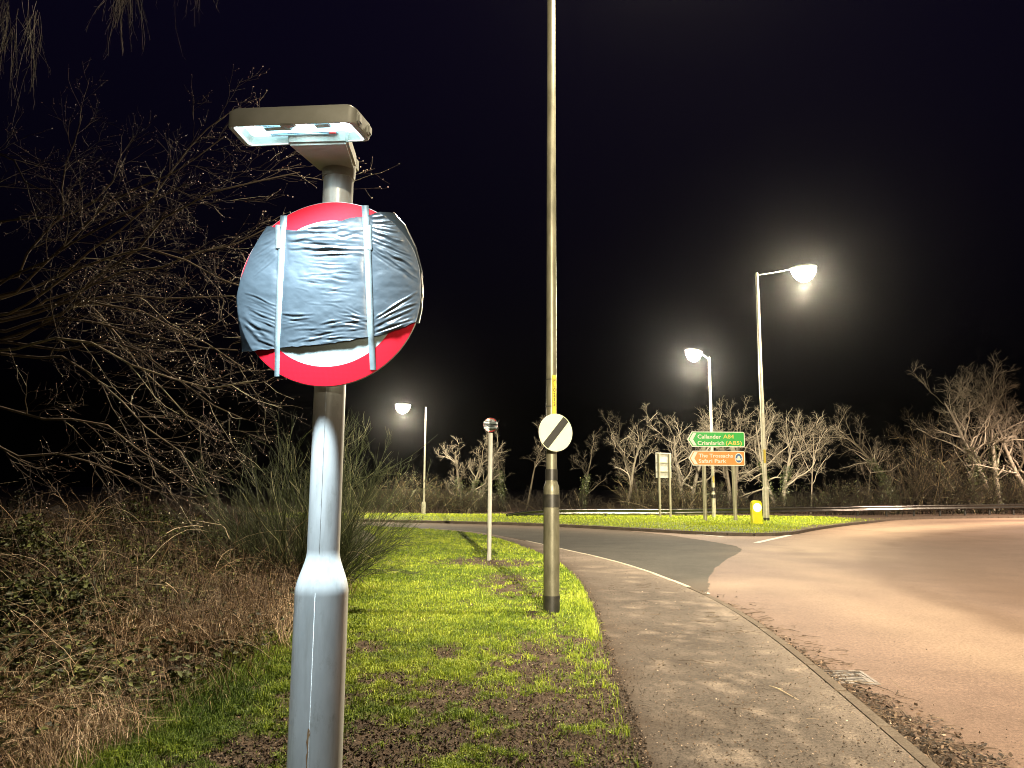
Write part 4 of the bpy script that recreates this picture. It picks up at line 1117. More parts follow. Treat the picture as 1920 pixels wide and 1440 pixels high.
V, Fs = blades(np.c_[xy, zverge(xy) - .004], D, L, Wd, RNG.uniform(.15, .95, n))
big = fbm(xy[:, 0] * .9, xy[:, 1] * .9, 83)
rnd = np.clip(.20 + .6 * (clump - .25) + .6 * (big - .5) + RNG.normal(size=n) * .17 - .25 * sstep(-1.4, -2.2, xy[:, 0]) * sstep(9, 7, xy[:, 1]), 0, 1)
o = mesh_np('grass', V, Fs, M['grass'], None, {'rnd': np.repeat(rnd, 5)}); tag(o, 'short bright green turf growing in patches on the muddy verge', 'grass', kind='stuff')

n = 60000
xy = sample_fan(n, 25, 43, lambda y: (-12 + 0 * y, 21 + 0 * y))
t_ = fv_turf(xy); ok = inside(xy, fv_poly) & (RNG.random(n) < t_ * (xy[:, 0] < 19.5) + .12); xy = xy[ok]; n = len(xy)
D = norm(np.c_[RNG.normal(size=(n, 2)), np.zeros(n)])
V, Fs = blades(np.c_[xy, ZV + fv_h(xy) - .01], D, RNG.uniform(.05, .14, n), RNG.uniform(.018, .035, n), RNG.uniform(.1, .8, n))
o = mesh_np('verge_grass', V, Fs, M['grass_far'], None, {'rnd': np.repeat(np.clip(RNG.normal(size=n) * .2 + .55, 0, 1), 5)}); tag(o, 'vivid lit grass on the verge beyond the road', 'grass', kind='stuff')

# leaf litter, clods, twigs
def litter(name, xy, z, lo, hi, label, m='litter', up=.5, rb=.4):
    n = len(xy); D = norm(RNG.normal(size=(n, 3)) * np.array([1, 1, .35])); Nn = norm(RNG.normal(size=(n, 3)) * up + np.array([0, 0, 1]))
    S = RNG.uniform(lo, hi, n); V, F = leaves(np.c_[xy, z], D, Nn, S, S * RNG.uniform(.3, .8, n), RNG.uniform(-.2, .3))
    o = mesh_np(name, V, F, M[m], None, {'rnd': np.repeat(np.clip(RNG.beta(1.4, 2.2, n) + rb - .4, 0, 1), 4)}); return tag(o, label, 'leaves', kind='stuff')
n = 130000
xy = sample_fan(n, 3.9, 20, lambda y: (hedge_x(y) - .5, foot_x(y) + .10 + 0 * y)); tf = turf(xy)
k = RNG.random(n) < (1 - tf) * .75 + .07; xy = xy[k]
ov = xy[:, 0] > foot_x(xy[:, 1]); zz = np.where(ov, ZV + .006, zverge(xy) + .004)
litter('leaf_litter', xy, zz, .007, .028, 'trodden dead leaves and clods over the muddy patches of the verge', up=1.1)
# gutter leaves along the kerb
n = 16000
y = 1 / (1 / 13 + RNG.random(n) * (1 / 3.4 - 1 / 13)); d = np.abs(RNG.normal(size=n)) * (.10 + .22 * sstep(8, 4, y)); x = kerb_x(y) + .02 + d + .02
litter('gutter_leaves', np.stack([x, y], 1), np.full(n, .012), .012, .05, 'wet brown leaves and grit lying in the gutter along the kerb', up=.5)
n = 9000
xy = sample_fan(n, 3.6, 20, lambda y: (foot_x(y), kerb_x(y))); litter('footway_debris', xy, np.full(n, ZV + .009), .005, .022, 'specks of leaf and grit strewn over the footway', rb=.5)
n = 1500
xy = sample_fan(n, 4, 24, lambda y: (kerb_x(y) + .3, kerb_x(y) + 6)); litter('road_debris', xy, np.full(n, .01), .005, .016, 'specks of grit scattered over the red road', rb=.35)
def twigs(name, xy, z, lmin, lmax, r, label, m='dead_twig'):
    n = len(xy); K = 4; a = RNG.uniform(0, 2 * np.pi, n); d = np.stack([np.cos(a), np.sin(a), np.zeros(n)], 1); L = RNG.uniform(lmin, lmax, n)
    P = np.empty((n, K, 3)); P[:, 0] = np.c_[xy, z]
    for k in range(1, K):
        d = norm(d + RNG.normal(size=(n, 3)) * np.array([.3, .3, .05])); P[:, k] = P[:, k - 1] + d * (L / 3)[:, None]
    P[:, :, 2] = np.maximum(P[:, :, 2], z[:, None]); R = np.broadcast_to(np.linspace(1, .4, K)[None], (n, K)) * RNG.uniform(.6, 1.3, n)[:, None] * r
    C, RC = grow(P, R, 2, np.mean(L) * .4, (.4, .9), 3, .15, (0, 0, 0), .3, rmin=r * .4); C[:, :, 2] = np.clip(C[:, :, 2], z.min(), z.max() + .03)
    v1, f1 = tubes(P, R); v2, f2 = tubes(C, RC); V, Fs = join([(v1, f1), (v2, f2)])
    rn = np.clip(np.concatenate([np.repeat(RNG.beta(1.3, 2, n), K * 3), np.repeat(RNG.beta(1.3, 2, len(C)), 9)]), 0, 1)
    return tag(mesh_np(name, V, Fs, M[m], None, {'rnd': rn}), label, 'twigs', kind='stuff')
y = 1 / (1 / 12.5 + RNG.random(800) * (1 / 3.5 - 1 / 12.5)); x = kerb_x(y) + .03 + np.abs(RNG.normal(size=800)) * .26
twigs('fallen_twigs', np.stack([x, y], 1), np.full(800, .016), .06, .28, .0035, 'dark twigs and stems caught in the gutter along the kerb')
cl = []
for px, py, k_, sx, sy in ((1325, 1165, 26, .3, .2), (1360, 1188, 18, .25, .12), (1240, 1105, 12, .4, .25), (1480, 1330, 10, .5, .3), (1300, 1240, 10, .4, .2), (1180, 1100, 14, .5, .5)):
    c = gp(px, py, ZV); cl.append(c[:2] + RNG.normal(size=(k_, 2)) * np.array([sx, sy]))
cl = np.concatenate(cl)
cl = cl[(cl[:, 0] > foot_x(cl[:, 1])) & (cl[:, 0] < kerb_x(cl[:, 1]) - .1)]
twigs('scattered_twigs', cl, np.full(len(cl), ZV + .014), .04, .16, .0028, 'thin broken twigs lying about on the footway')
ft = empty('fallen_twig', (0, 0, 0), 0, 'single pale bare twig lying across the footway before the grate', 'twig')
tp = np.array([gp(*p, ZV + .014) for p in ((1443, 1286), (1456, 1290), (1468, 1296), (1480, 1303), (1497, 1312))])
bm = bmesh.new(); tube_bm(bm, [Vector(p) for p in tp], [.0035, .005, .0045, .0035, .002], 6); tube_bm(bm, [Vector(tp[1]), Vector(tp[1]) + Vector((.03, -.05, .004))], .002, 5)
bm_obj('stem', bm, simple('pale_twig', (.5, .4, .26), (.36, .28, .18), 40, .8), ft, True)

# ------------------------------------------------------------------ roadside thicket: brambles and dry grass
def mound(xy):
    x, y = xy[:, 0], xy[:, 1]; d = hedge_x(y) - x
    return ZV + (0.10 + .80 * sstep(.2, 3.0, d) * (0.2 + 1.5 * fbm(x * 1.1, y * 1.1, 91))) * sstep(-.1, .5, d)
mp = fan_points(2.6, 20, .03, lambda y: (-13, hedge_x(y)))
th_poly = np.concatenate([np.stack([hedge_x(np.linspace(2.0, 22, 30)), np.linspace(2.0, 22, 30)], 1), np.array([[-16, 22.0], [-16, 2.0]])])
th = empty('bramble_thicket', (-4.5, 8, ZV), 0, 'tangled bramble thicket with dry grass along the verge', 'brambles')
th['kind'] = 'stuff'
def TH(name, V, F, m, rnd):
    return tag(mesh_np(name, V - np.array([-4.5, 8, ZV]), F, M[m], th, {'rnd': rnd}), kind='stuff')
me_m = sheet('leaf_mould', th_poly, 0, M['soil'], mp, lambda xy: {'rnd': np.zeros(len(xy))}, lambda xy: mound(xy) - .06); me_m.parent = th; me_m.matrix_parent_inverse = Matrix.Translation((4.5, -8, -ZV))
# leaves
n = 105000
xy = sample_fan(n, 3.2, 13, lambda y: (-9.5 + 0 * y, hedge_x(y) - .1)); d = hedge_x(xy[:, 1]) - xy[:, 0]
pat = fbm(xy[:, 0] * 1.1, xy[:, 1] * 1.1, 93)
k = RNG.random(n) < np.clip(sstep(.5, 1.5, d + (pat - .5) * 2.0) * (.75 + .6 * sstep(.35, .6, pat)) + .12, 0, 1); xy = xy[k]; n = len(xy)
C = np.c_[xy, mound(xy) + RNG.random(n) ** 1.5 * .28]
C = np.repeat(C, 3, 0); n3 = n * 3; D = norm(RNG.normal(size=(n3, 3)) * np.array([1, 1, .5])); Nn = norm(RNG.normal(size=(n3, 3)) * .55 + np.array([.3, -.35, 1])); S = RNG.uniform(.026, .066, n3)
V, F = leaves(C, D, Nn, S, S * .72)
TH('bramble_leaves', V, F, 'bramble', np.repeat(np.clip(np.repeat(pat[k], 3) * .5 + RNG.normal(size=n3) * .2 + .08, 0, 1), 4))
# dry grass along the edge
n = 62000
xy = sample_fan(n, 3.4, 12.5, lambda y: (hedge_x(y) - 3.2, hedge_x(y) + .12)); d = hedge_x(xy[:, 1]) - xy[:, 0]
pat2 = fbm(xy[:, 0] * 1.3 + 9, xy[:, 1] * 1.3, 95)
dens = np.exp(-((d - .6) / .6) ** 2) * (.25 + 1.5 * sstep(.38, .6, pat2)) + .03
k = RNG.random(n) < np.clip(dens, 0, 1); xy = xy[k]; n = len(xy)
flow = np.stack([np.cos(fbm(xy[:, 0] * .9, xy[:, 1] * .9, 97) * 9), np.sin(fbm(xy[:, 0] * .9, xy[:, 1] * .9, 97) * 9), np.zeros(n)], 1)
D = norm(flow * .8 + np.c_[RNG.normal(size=(n, 2)) * .75, np.zeros(n)] + np.array([.25, -.2, 0]))
L = RNG.uniform(.18, .62, n)
V, Fs = blades(np.c_[xy, mound(xy) - .03 + RNG.random(n) * .12], D, L, np.maximum(.0035, .0006 * xy[:, 1]) * RNG.uniform(.7, 1.3, n), RNG.uniform(.5, 1.15, n))
TH('dry_grass', V, Fs, 'straw', np.repeat(np.clip(RNG.beta(1.7, 1.6, n) * (.5 + 1.0 * pat2[k]), 0, 1), 5))
# dark rusty stalks further back, up the bank to the broom
n = 8000
xy = sample_fan(n, 6.5, 14, lambda y: (hedge_x(y) - 3.6, hedge_x(y) - .3)); D = norm(np.c_[RNG.normal(size=(n, 2)), np.zeros(n)])
V, Fs = blades(np.c_[xy, mound(xy) + RNG.random(n) * .25], D, RNG.uniform(.2, .8, n), np.maximum(.004, .0006 * xy[:, 1]), RNG.uniform(.55, 1.2, n))
TH('rusty_stalks', V, Fs, 'straw', np.repeat(np.clip(RNG.beta(1.2, 3.2, n), 0, 1) * .5, 5))
# arching canes
n = 700
xy = sample_fan(n, 4.2, 12, lambda y: (hedge_x(y) - 4.2, hedge_x(y) - .5)); a = RNG.uniform(0, 2 * np.pi, n)
P = np.empty((n, 8, 3)); P[:, 0] = np.c_[xy, mound(xy)]; dd = norm(np.stack([np.cos(a) * .7, np.sin(a) * .7, RNG.uniform(.7, 1.6, n)], 1)); L = RNG.uniform(.5, 1.4, n)
for k in range(1, 8):
    dd = norm(dd + RNG.normal(size=(n, 3)) * .10 + np.array([0, 0, -.20])); P[:, k] = P[:, k - 1] + dd * (L / 7)[:, None]
R = np.broadcast_to(np.linspace(1, .35, 8)[None], (n, 8)) * RNG.uniform(.002, .0042, n)[:, None]
C, RC = grow(P, R, 3, .22, (.4, 1.1), 4, .2, (0, 0, -.1), .3, rmin=.0015)
v1, f1 = tubes(P, R); v2, f2 = tubes(C, RC); V, Fs = join([(v1, f1), (v2, f2)])
TH('cane', V, Fs, 'straw', np.clip(np.concatenate([np.repeat(RNG.beta(2.5, 1.4, n), 24), np.repeat(RNG.beta(2, 2, len(C)), 12)]), 0, 1))
# individually visible pale canes, from the photo
hero = [[(113, 1092), (135, 1150), (158, 1215), (165, 1245)], [(318, 1020), (290, 1075), (235, 1145), (165, 1210), (60, 1300)], [(345, 1062), (328, 1100), (322, 1125), (318, 1190)], [(310, 1092), (335, 1110), (338, 1160), (350, 1220)], [(215, 1135), (221, 1180), (219, 1230)], [(312, 1000), (330, 990), (365, 985), (382, 988)], [(440, 1100), (455, 1150), (470, 1180)], [(430, 1010), (420, 985), (358, 975)], [(0, 1275), (60, 1235), (150, 1190)], [(520, 1075), (505, 1110), (490, 1150)]]
for k, h in enumerate(hero):
    Yh = [6.2, 7.0, 7.5, 7.2, 6.6, 9, 7.6, 9, 5.6, 8.2][k]
    P = np.array([at(a, b, Yh + .12 * j) for j, (a, b) in enumerate(h)]); P = polyline(P, 9)[None]
    v1, f1 = tubes(P, np.linspace(.0052, .0025, 9)[None] * 1.0); TH('cane', v1, [f1], 'straw', np.full(len(v1), .95))

# ------------------------------------------------------------------ broom bush
bb = gp(640, 1128, ZV); bb = np.array([bb[0] - .45, bb[1] + .5, ZV + .1])
bush = empty('broom_bush', tuple(bb), 0, 'large green whippy broom bush behind the signpost at the verge', 'bush')
n = 175
a = RNG.uniform(0, 2 * np.pi, n); sp = RNG.beta(1.3, 1.1, n) * 1.25
dd = norm(np.stack([np.cos(a) * np.sin(sp), np.sin(a) * np.sin(sp) * .8, np.cos(sp) + .1], 1))
P = np.empty((n, 7, 3)); P[:, 0] = np.stack([np.cos(a), np.sin(a), 0 * a], 1) * (RNG.random(n) ** .5 * .55)[:, None] + np.array([-.2, 0, 0])
L = RNG.uniform(.9, 2.95, n) * (1 - .34 * sp)
for k in range(1, 7):
    dd = norm(dd + RNG.normal(size=(n, 3)) * .15 + np.array([0, 0, .03])); P[:, k] = P[:, k - 1] + dd * (L / 6)[:, None]
R = np.broadcast_to(np.linspace(1, .4, 7)[None], (n, 7)) * RNG.uniform(.005, .010, n)[:, None]
C, RC = grow(P, R, 11, .66, (.15, .8), 5, .14, (0, 0, .06), .22, rmin=.0032)
C2, RC2 = grow(C, RC, 3, .30, (.15, .6), 4, .09, (0, 0, .06), .2, rmin=.0026)
def stems(name, sets, m, root, bias=None, S=3):
    V, Fs = join([tubes(p, r, S) for p, r in sets])
    rn = np.concatenate([np.repeat(np.clip(b + RNG.normal(size=len(p)) * .3, 0, 1), p.shape[1] * S) for (p, r), b in zip(sets, bias)])
    o = mesh_np(name, V, Fs, M[m], root, {'rnd': rn})
    if sum(len(p) for p, q_ in sets) > 60: o['kind'] = 'stuff'
    return o
stems('branch', [(P, R)], 'broom', bush, [.35], 5)
stems('whips', [(C, RC), (C2, RC2)], 'broom', bush, [.45, .5])
P = np.array([at(x, y, 10.6) for x, y in ((640, 905), (690, 893), (735, 878), (775, 852), (800, 832), (820, 815))]) - bb
P = polyline(P, 10)[None]; stems('branch', [(P, np.linspace(.008, .003, 10)[None])], 'broom', bush, [.75])

# ------------------------------------------------------------------ blackthorn tree beside the thicket
tb = np.array([-6.6, 7.6, ZV + .2])
bt = empty('blackthorn_tree', tuple(tb), 0, 'dark bare budding tree leaning over the thicket towards the covered sign', 'tree')
TRK = polyline(np.array([[0, 0, -.3], [.1, 0, 1.2], [.35, -.2, 2.4], [.6, -.3, 3.4], [.8, -.1, 4.6]]), 10)
V, F = tubes(TRK[None], np.linspace(.16, .07, 10)[None], 12); mesh_np('trunk', V, F, M['bark_left'], bt, {'rnd': np.full(len(V), .25)}, True)
limbs = [([(60, 620), (100, 588), (190, 556), (280, 552), (440, 558)], 6.4), ([(80, 610), (140, 590), (250, 622), (330, 650), (450, 655)], 6.1), ([(110, 545), (160, 560), (270, 690), (330, 760), (410, 815)], 6.6),
         ([(-20, 760), (60, 775), (120, 787), (200, 800), (300, 880), (370, 915)], 6.2), ([(240, 480), (300, 430), (340, 400), (400, 365), (500, 335), (560, 322)], 5.6), ([(-30, 270), (60, 340), (125, 392)], 6.8),
         ([(150, 420), (230, 360), (330, 330), (380, 290), (420, 250)], 6.5), ([(120, 400), (110, 330), (140, 270), (155, 215)], 7.2), ([(-10, 420), (40, 412), (110, 415), (180, 380), (240, 290)], 6.9),
         ([(120, 670), (200, 720), (280, 800), (330, 850), (380, 905)], 5.9), ([(90, 640), (190, 650), (300, 705), (390, 722), (480, 715)], 5.7), ([(200, 520), (290, 500), (380, 470), (470, 450), (510, 420)], 5.9),
         ([(150, 500), (260, 470), (330, 480), (420, 520), (480, 545)], 5.7), ([(0, 860), (90, 850), (190, 870), (260, 910), (350, 935)], 6.4), ([(180, 560), (300, 600), (390, 640), (450, 690)], 6.0), ([(220, 640), (320, 690), (400, 770), (460, 795)], 5.8),
         ([(250, 410), (330, 310), (400, 230), (440, 200)], 7.4), ([(-20, 540), (60, 500), (170, 440), (280, 380), (350, 350)], 6.3)]
TP = tb + TRK[6]
LP, LR = [], []
for pts_, Yl in limbs:
    q = np.array([at(a, b, Yl + .25 * (len(pts_) - j) * .5) for j, (a, b) in enumerate(pts_)])
    if np.linalg.norm(q[0] - TP) < 6: q = np.concatenate([[TP + (q[0] - TP) * .0], [TP + (q[0] - TP) * .55 + np.array([0, .3, -.1])], q])
    LP.append(polyline(q, 12)); LR.append(np.linspace(.019, .005, 12))
LP = np.array(LP) - tb; LR = np.array(LR)
LP[:, 1:] += RNG.normal(size=LP[:, 1:].shape) * .02
for k_ in range(len(LP)):
    V, F = tubes(LP[k_:k_ + 1], LR[k_:k_ + 1], 6); mesh_np('limb', V, F, M['bark_left'], bt, {'rnd': np.full(len(V), random.uniform(.6, 1))}, True)
B1, R1 = grow(LP, LR, 11, .85, (.25, .9), 6, .14, (.10, -.02, -.02), .42, rmin=.0032, rs=.5)
B2, R2_ = grow(B1, R1, 5, .44, (.3, .9), 5, .16, (.06, 0, .03), .2, rmin=.0022)
B3, R3 = grow(B2, R2_, 3, .17, (.4, 1.1), 3, .18, (0, 0, .06), .2, rmin=.0016)
stems('branchlets', [(B1, R1)], 'bark_left', bt, [.55], 4); stems('twigs', [(B2, R2_), (B3, R3)], 'bark_left', bt, [.45, .4])
bc = np.concatenate([B3[:, -1], B3[:, 1], B2[:, -1], B2[:, 2], B2[:, 3]]); n = len(bc); k = RNG.random(n) < .55; bc = bc[k]; n = len(bc)
S = RNG.uniform(.008, .017, n); V, F = leaves(bc, norm(RNG.normal(size=(n, 3))), norm(RNG.normal(size=(n, 3))), S, S * .8)
tag(mesh_np('buds', V, F, M['bud'], bt, {'rnd': np.repeat(RNG.random(n), 4)}), kind='stuff')
# a weeping tree whose hanging twigs come into the top of the picture
wb = np.array([-8.5, 9.5, ZV])
wt = empty('weeping_birch', tuple(wb), 0, 'birch whose long twigs hang down over the top of the thicket', 'tree')
tr = polyline(np.array([[0, 0, -.3], [.1, -.1, 3], [.4, -.4, 6], [.9, -.8, 9.5]]), 12)
V, F = tubes(tr[None], np.linspace(.2, .07, 12)[None], 10); mesh_np('trunk', V, F, M['birch'], wt, {'rnd': np.full(len(V), .2)}, True)
hang = []
for px, py, Yw, ln in ((232, -40, 8, 26), (255, -40, 8, 10), (20, 60, 8, 16), (60, 60, 8.4, 14), (368, -60, 8, 4), (395, -60, 8, 5), (302, -60, 8, 2), (0, 0, 8, 10)):
    for j in range(ln):
        hang.append(at(px + random.gauss(0, 9), py + random.uniform(-60, 20), Yw + random.gauss(0, .15)))
hang = np.array(hang) - wb; n = len(hang)
P = np.empty((n, 8, 3)); P[:, 0] = hang; dd = norm(np.c_[RNG.normal(size=(n, 2)) * .25, np.full(n, -1.0)]); L = RNG.uniform(.4, 1.15, n)
px_h = np.arange(n)
for k in range(1, 8):
    dd = norm(dd + RNG.normal(size=(n, 3)) * .10 + np.array([0, 0, -.15])); P[:, k] = P[:, k - 1] + dd * (L / 7)[:, None]
R = np.broadcast_to(np.linspace(1, .4, 8)[None], (n, 8)) * .0028
C, RC = grow(P, R, 5, .16, (.2, .6), 4, .12, (0, 0, -.12), .1, rmin=.0014)
stems('hanging_twigs', [(P, R), (C, RC)], 'birch', wt, [.6, .5])
lim = []
for c in ((232, -90, 8), (20, -40, 8), (385, -110, 8)):
    e = at(*c) - wb; s0 = tr[9]; lim.append(polyline(np.array([s0, (s0 + e) / 2 + np.array([0, 0, .8]), e + np.array([0, 0, .15])]), 10))
lim = np.array(lim); V, F = tubes(lim, np.tile(np.linspace(.05, .012, 10), (3, 1)), 6); mesh_np('limb', V, F, M['birch'], wt, {'rnd': np.full(len(V), .3)}, True)

# ------------------------------------------------------------------ trees beyond the road
def rail_y(px): return float(np.interp(px, [p[0] for p in rp_], [p[2] for p in rp_]))
def tree(px, Y, py_top, label, name='bare_tree', nl=11, spread=.55, tr=.16, ivy=0, bark='bark', forks=1, bias=.62, lean=0.0, fine=1.0, twist=.14, t0=.28, group='bare trees behind the guardrail'):
    Y = max(Y, rail_y(px + 60) + 3.5)
    b = at(px, 960, Y); base = np.array([b[0], Y, ZV]); H_ = (at(px, py_top, Y)[2] - ZV) * .9
    root = empty(name, tuple(base), 0, label, 'tree', group)
    K = 9; tk = []
    for f in range(forks):
        d = np.array([lean + (f - (forks - 1) / 2) * .28, RNG.normal() * .08, 1.0]); d /= np.linalg.norm(d)
        p = [np.array([(f - (forks - 1) / 2) * tr * 1.2, 0, -.3])]; L = H_ * RNG.uniform(.78, .92) / K
        for k in range(K):
            d = norm(d + RNG.normal(size=3) * .07); p.append(p[-1] + d * L)
        tk.append(p)
    tk = np.array(tk); trr = np.tile(np.linspace(1, .22, K + 1) * tr, (forks, 1))
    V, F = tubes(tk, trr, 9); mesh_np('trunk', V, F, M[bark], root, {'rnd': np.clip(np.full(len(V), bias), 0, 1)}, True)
    l1_, r1 = grow(tk, trr, nl, H_ * .45, (.3, .4 + spread * 1.25), 8, twist * 1.5, (0, 0, .07), t0, rmin=.028, rs=.55)
    l2_, r2 = grow(l1_, r1, 6, H_ * .17, (.3, .95), 6, .19, (0, 0, .06), .25, rmin=.017)
    l3_, r3 = grow(l2_, r2, 4, H_ * .07, (.3, 1.1), 4, .18, (0, 0, .05), .2, rmin=.010)
    for q in (l1_, l2_, l3_): q[..., 2] = np.maximum(q[..., 2], .1)
    stems('limbs', [(l1_, r1)], bark, root, [bias], 5)
    sets = [(l2_, r2), (l3_, r3)]; bs = [bias, bias - .05]
    if fine > .5:
        l4_, r4 = grow(l3_, r3, 3, H_ * .04, (.3, 1.0), 3, .15, (0, 0, .03), .2, rmin=.007); sets.append((l4_, r4)); bs.append(bias - .1)
    stems('crown', sets, bark, root, bs)
    if ivy:
        n = int(1500 * ivy); f = RNG.integers(0, forks, n); t = RNG.random(n) ** 1.1 * .62 * K; i = t.astype(int); w = (t - i)[:, None]
        c = tk[f, i] * (1 - w) + tk[f, i + 1] * w; a = RNG.uniform(0, 2 * np.pi, n); rr_ = tr * (1.0 - .5 * t / K) + np.abs(RNG.normal(size=n)) * .13
        c = c + np.stack([np.cos(a) * rr_, np.sin(a) * rr_, RNG.normal(size=n) * .1], 1); S = RNG.uniform(.06, .13, n)
        V, F = leaves(c, norm(RNG.normal(size=(n, 3)) + np.array([0, 0, -.6])), norm(np.stack([np.cos(a), np.sin(a), np.full(n, .4)], 1) + RNG.normal(size=(n, 3)) * .4), S, S * .9)
        tag(mesh_np('ivy', V, F, M['ivy'], root, {'rnd': np.repeat(RNG.beta(1.5, 2.0, n), 4)}), kind='stuff')
    return root
tree(880, 47, 800, 'pollarded pale tree with upright stems and ivy, behind the small covered sign', nl=9, tr=.14, ivy=1, forks=3, spread=.7, t0=.3)
tree(940, 50, 790, 'slim ivy clad tree just past the post of the small covered sign', nl=7, tr=.10, ivy=1, bias=.4, spread=.35)
tree(985, 49, 765, 'slender pale trunked tree between the small covered sign and the tall column', nl=6, tr=.09, bias=.5, spread=.3, lean=.03, t0=.55)
tree(1090, 50, 800, 'low dim ivy tree just past the tall column', nl=8, tr=.12, ivy=.8, bias=.3)
tree(1172, 47, 748, 'open crowned bare tree with spreading limbs beside the reversed sign', nl=10, tr=.13, spread=.65, bias=.62, t0=.35)
tree(1200, 51, 740, 'upright greenish bare tree standing behind the reversed sign', nl=8, tr=.11, spread=.35, bias=.35)
tree(1290, 49, 738, 'wide knuckled bare tree above the green direction panel', nl=15, tr=.18, spread=.9, bias=.7, forks=2, fine=2, t0=.25, twist=.2)
tree(1375, 50, 728, 'bare tree between the two far lamp columns with dense twig clusters', nl=13, tr=.16, spread=.8, bias=.66, forks=2, fine=2, t0=.3, twist=.2)
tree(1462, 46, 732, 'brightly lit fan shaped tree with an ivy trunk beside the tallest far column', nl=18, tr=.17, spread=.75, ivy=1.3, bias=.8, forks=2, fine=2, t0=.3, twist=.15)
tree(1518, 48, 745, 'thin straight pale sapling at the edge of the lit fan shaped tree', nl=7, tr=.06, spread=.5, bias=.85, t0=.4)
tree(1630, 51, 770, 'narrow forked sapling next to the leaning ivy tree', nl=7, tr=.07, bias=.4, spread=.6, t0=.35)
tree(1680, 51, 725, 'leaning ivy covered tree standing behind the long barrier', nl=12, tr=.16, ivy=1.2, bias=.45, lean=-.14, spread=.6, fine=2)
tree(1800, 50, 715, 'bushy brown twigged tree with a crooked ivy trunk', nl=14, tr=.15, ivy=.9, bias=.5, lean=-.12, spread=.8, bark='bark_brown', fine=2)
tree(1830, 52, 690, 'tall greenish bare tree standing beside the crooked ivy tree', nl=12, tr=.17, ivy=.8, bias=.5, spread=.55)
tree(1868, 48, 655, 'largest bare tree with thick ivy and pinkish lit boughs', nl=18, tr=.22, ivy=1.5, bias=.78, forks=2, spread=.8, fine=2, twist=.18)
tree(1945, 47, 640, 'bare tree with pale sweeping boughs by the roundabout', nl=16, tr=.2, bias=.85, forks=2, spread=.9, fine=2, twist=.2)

# scrub under the trees
def shrub(px, Y, py_top, wpx, label, dens=1.0, bark='bark_brown', bias=.5):
    Y = max(Y, rail_y(px + wpx / 2) + 2.2)
    b = at(px, 962, Y); H_ = at(px, py_top, Y)[2] - ZV; w = wpx * mpp(px, 900, Y)
    root = empty('scrub_bush', (b[0], Y, ZV), 0, label, 'bush', 'scrub bushes behind the far verge')
    n = int(48 * dens); p0 = np.stack([RNG.uniform(-w / 2, w / 2, n) * .8, RNG.normal(size=n) * .6, np.zeros(n)], 1)
    d = norm(np.stack([RNG.normal(size=n) * .45, RNG.normal(size=n) * .35, np.full(n, 1.0)], 1)); L = H_ * RNG.uniform(.5, 1.0, n) * (1 - .5 * (np.abs(p0[:, 0]) / (w / 2)) ** 2)
    P = np.empty((n, 6, 3)); P[:, 0] = p0
    for k in range(1, 6):
        d = norm(d + RNG.normal(size=(n, 3)) * .13 + np.array([0, 0, -.03])); P[:, k] = P[:, k - 1] + d * (L / 5)[:, None]
    R = np.broadcast_to(np.linspace(1, .4, 6)[None], (n, 6)) * RNG.uniform(.012, .022, n)[:, None]
    C, RC = grow(P, R, 9, H_ * .3, (.3, 1.0), 4, .16, (0, 0, .02), .15, rmin=.009)
    C2, RC2 = grow(C, RC, 2, H_ * .12, (.3, 1.1), 3, .15, (0, 0, 0), .2, rmin=.007)
    stems('branches', [(P, R)], bark, root, [bias]); stems('twigs', [(C, RC), (C2, RC2)], bark, root, [bias, bias - .1])
    if dens > .9:
        n = int(500 * dens); c = C[RNG.integers(0, len(C), n), RNG.integers(1, 4, n)] + RNG.normal(size=(n, 3)) * .08; S = RNG.uniform(.05, .11, n)
        V, F = leaves(c, norm(RNG.normal(size=(n, 3))), norm(RNG.normal(size=(n, 3)) + np.array([0, -.4, .6])), S, S * .7); tag(mesh_np('leaf_clusters', V, F, M['ivy'], root, {'rnd': np.repeat(RNG.beta(1.3, 2.6, n), 4)}), kind='stuff')
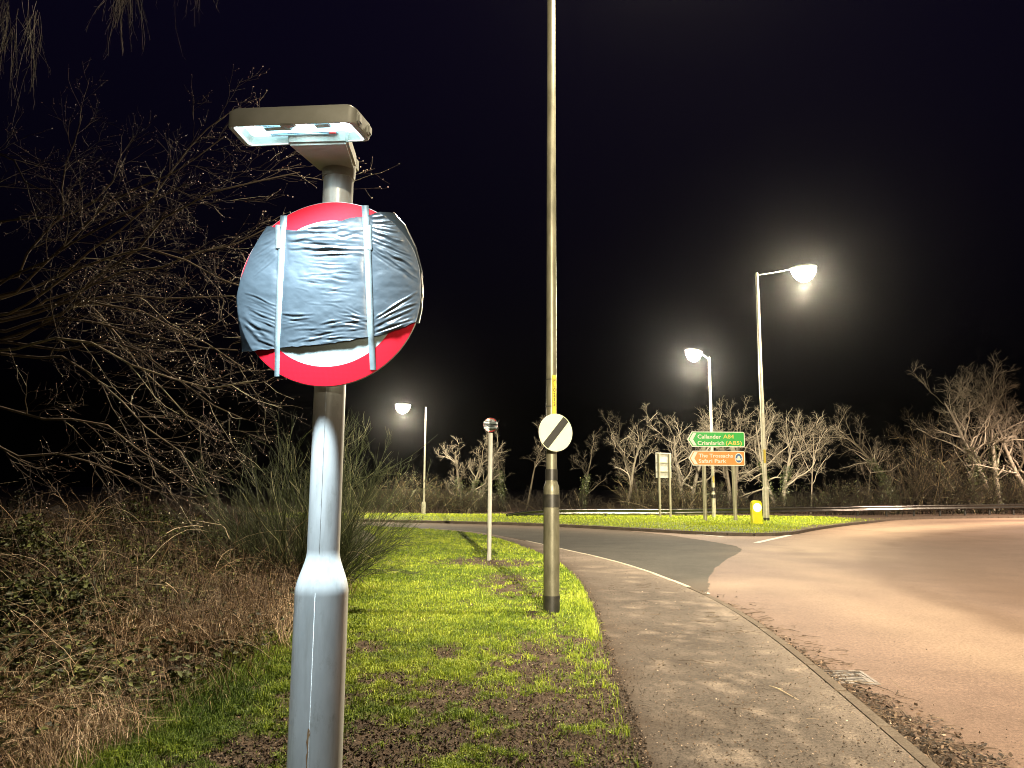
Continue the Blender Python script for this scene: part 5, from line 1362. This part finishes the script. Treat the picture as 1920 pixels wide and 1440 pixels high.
for px, Y, pt, w, lb, dn, bi in ((700, 46, 890, 120, 'low dark scrub hidden behind the broom bush', .8, .3), (770, 44, 870, 110, 'olive scrub bush around the foot of the thin column', 1.2, .55), (830, 45, 890, 100, 'scrub bush beyond the thin column at the bend', 1.1, .5), (880, 45, 905, 90, 'brown scrub at the foot of the pollarded tree', 1.0, .5), (930, 47, 915, 90, 'dim scrub behind the small covered sign post', .9, .3),
                                (1010, 48, 905, 100, 'dark scrub behind the tall column', .9, .2), (1090, 48, 910, 90, 'dark scrub just past the tall column', .9, .25), (1165, 46, 930, 80, 'low brown scrub under the open crowned tree', .8, .5), (1215, 46, 860, 80, 'rust tinged scrub behind the reversed sign', 1.0, .6), (1285, 46, 880, 90, 'tangled brown scrub between the reversed sign and the direction sign', 1.2, .65),
                                (1350, 47, 890, 90, 'leafy dark scrub between the direction sign posts', 1.2, .35), (1420, 46, 915, 80, 'low scrub behind the yellow bollard', .9, .35), (1500, 47, 900, 90, 'dim scrub next to the lit fan shaped tree', 1.0, .3), (1570, 48, 890, 100, 'reddish dim scrub in the gap between the trees', 1.1, .35), (1640, 49, 880, 110, 'scrub at the foot of the leaning ivy tree', 1.2, .4),
                                (1730, 50, 800, 150, 'high brown scrub between the leaning ivy tree and the bushy tree', 1.8, .5), (1790, 50, 860, 110, 'scrub under the bushy brown twigged tree', 1.2, .4), (1870, 50, 850, 120, 'scrub under the largest bare tree', 1.4, .4), (1945, 50, 880, 110, 'scrub near the roundabout under pale boughs', 1.2, .4)):
    shrub(px, Y, pt, w, lb, dn, bias=bi)

# ------------------------------------------------------------------ haze added for the glow round the lamps
if HAZE > 0:
    bm = bmesh.new(); add_box(bm, (5, 40, 9.5), (180, 110, 21.5))
    mh = bpy.data.materials.new('lamp_glow_haze'); mh.use_nodes = True; nt = mh.node_tree; nt.nodes.clear()
    ou = nt.nodes.new('ShaderNodeOutputMaterial'); pv = nt.nodes.new('ShaderNodeVolumePrincipled'); pv.inputs['Density'].default_value = HAZE; pv.inputs['Color'].default_value = (.9, .9, .92, 1); pv.inputs['Anisotropy'].default_value = .955
    nt.links.new(pv.outputs[0], ou.inputs['Volume'])
    hz = bm_obj('haze', bm, mh); tag(hz, kind='stuff', label='thin haze added to make a glow around the lamps', cat='haze')
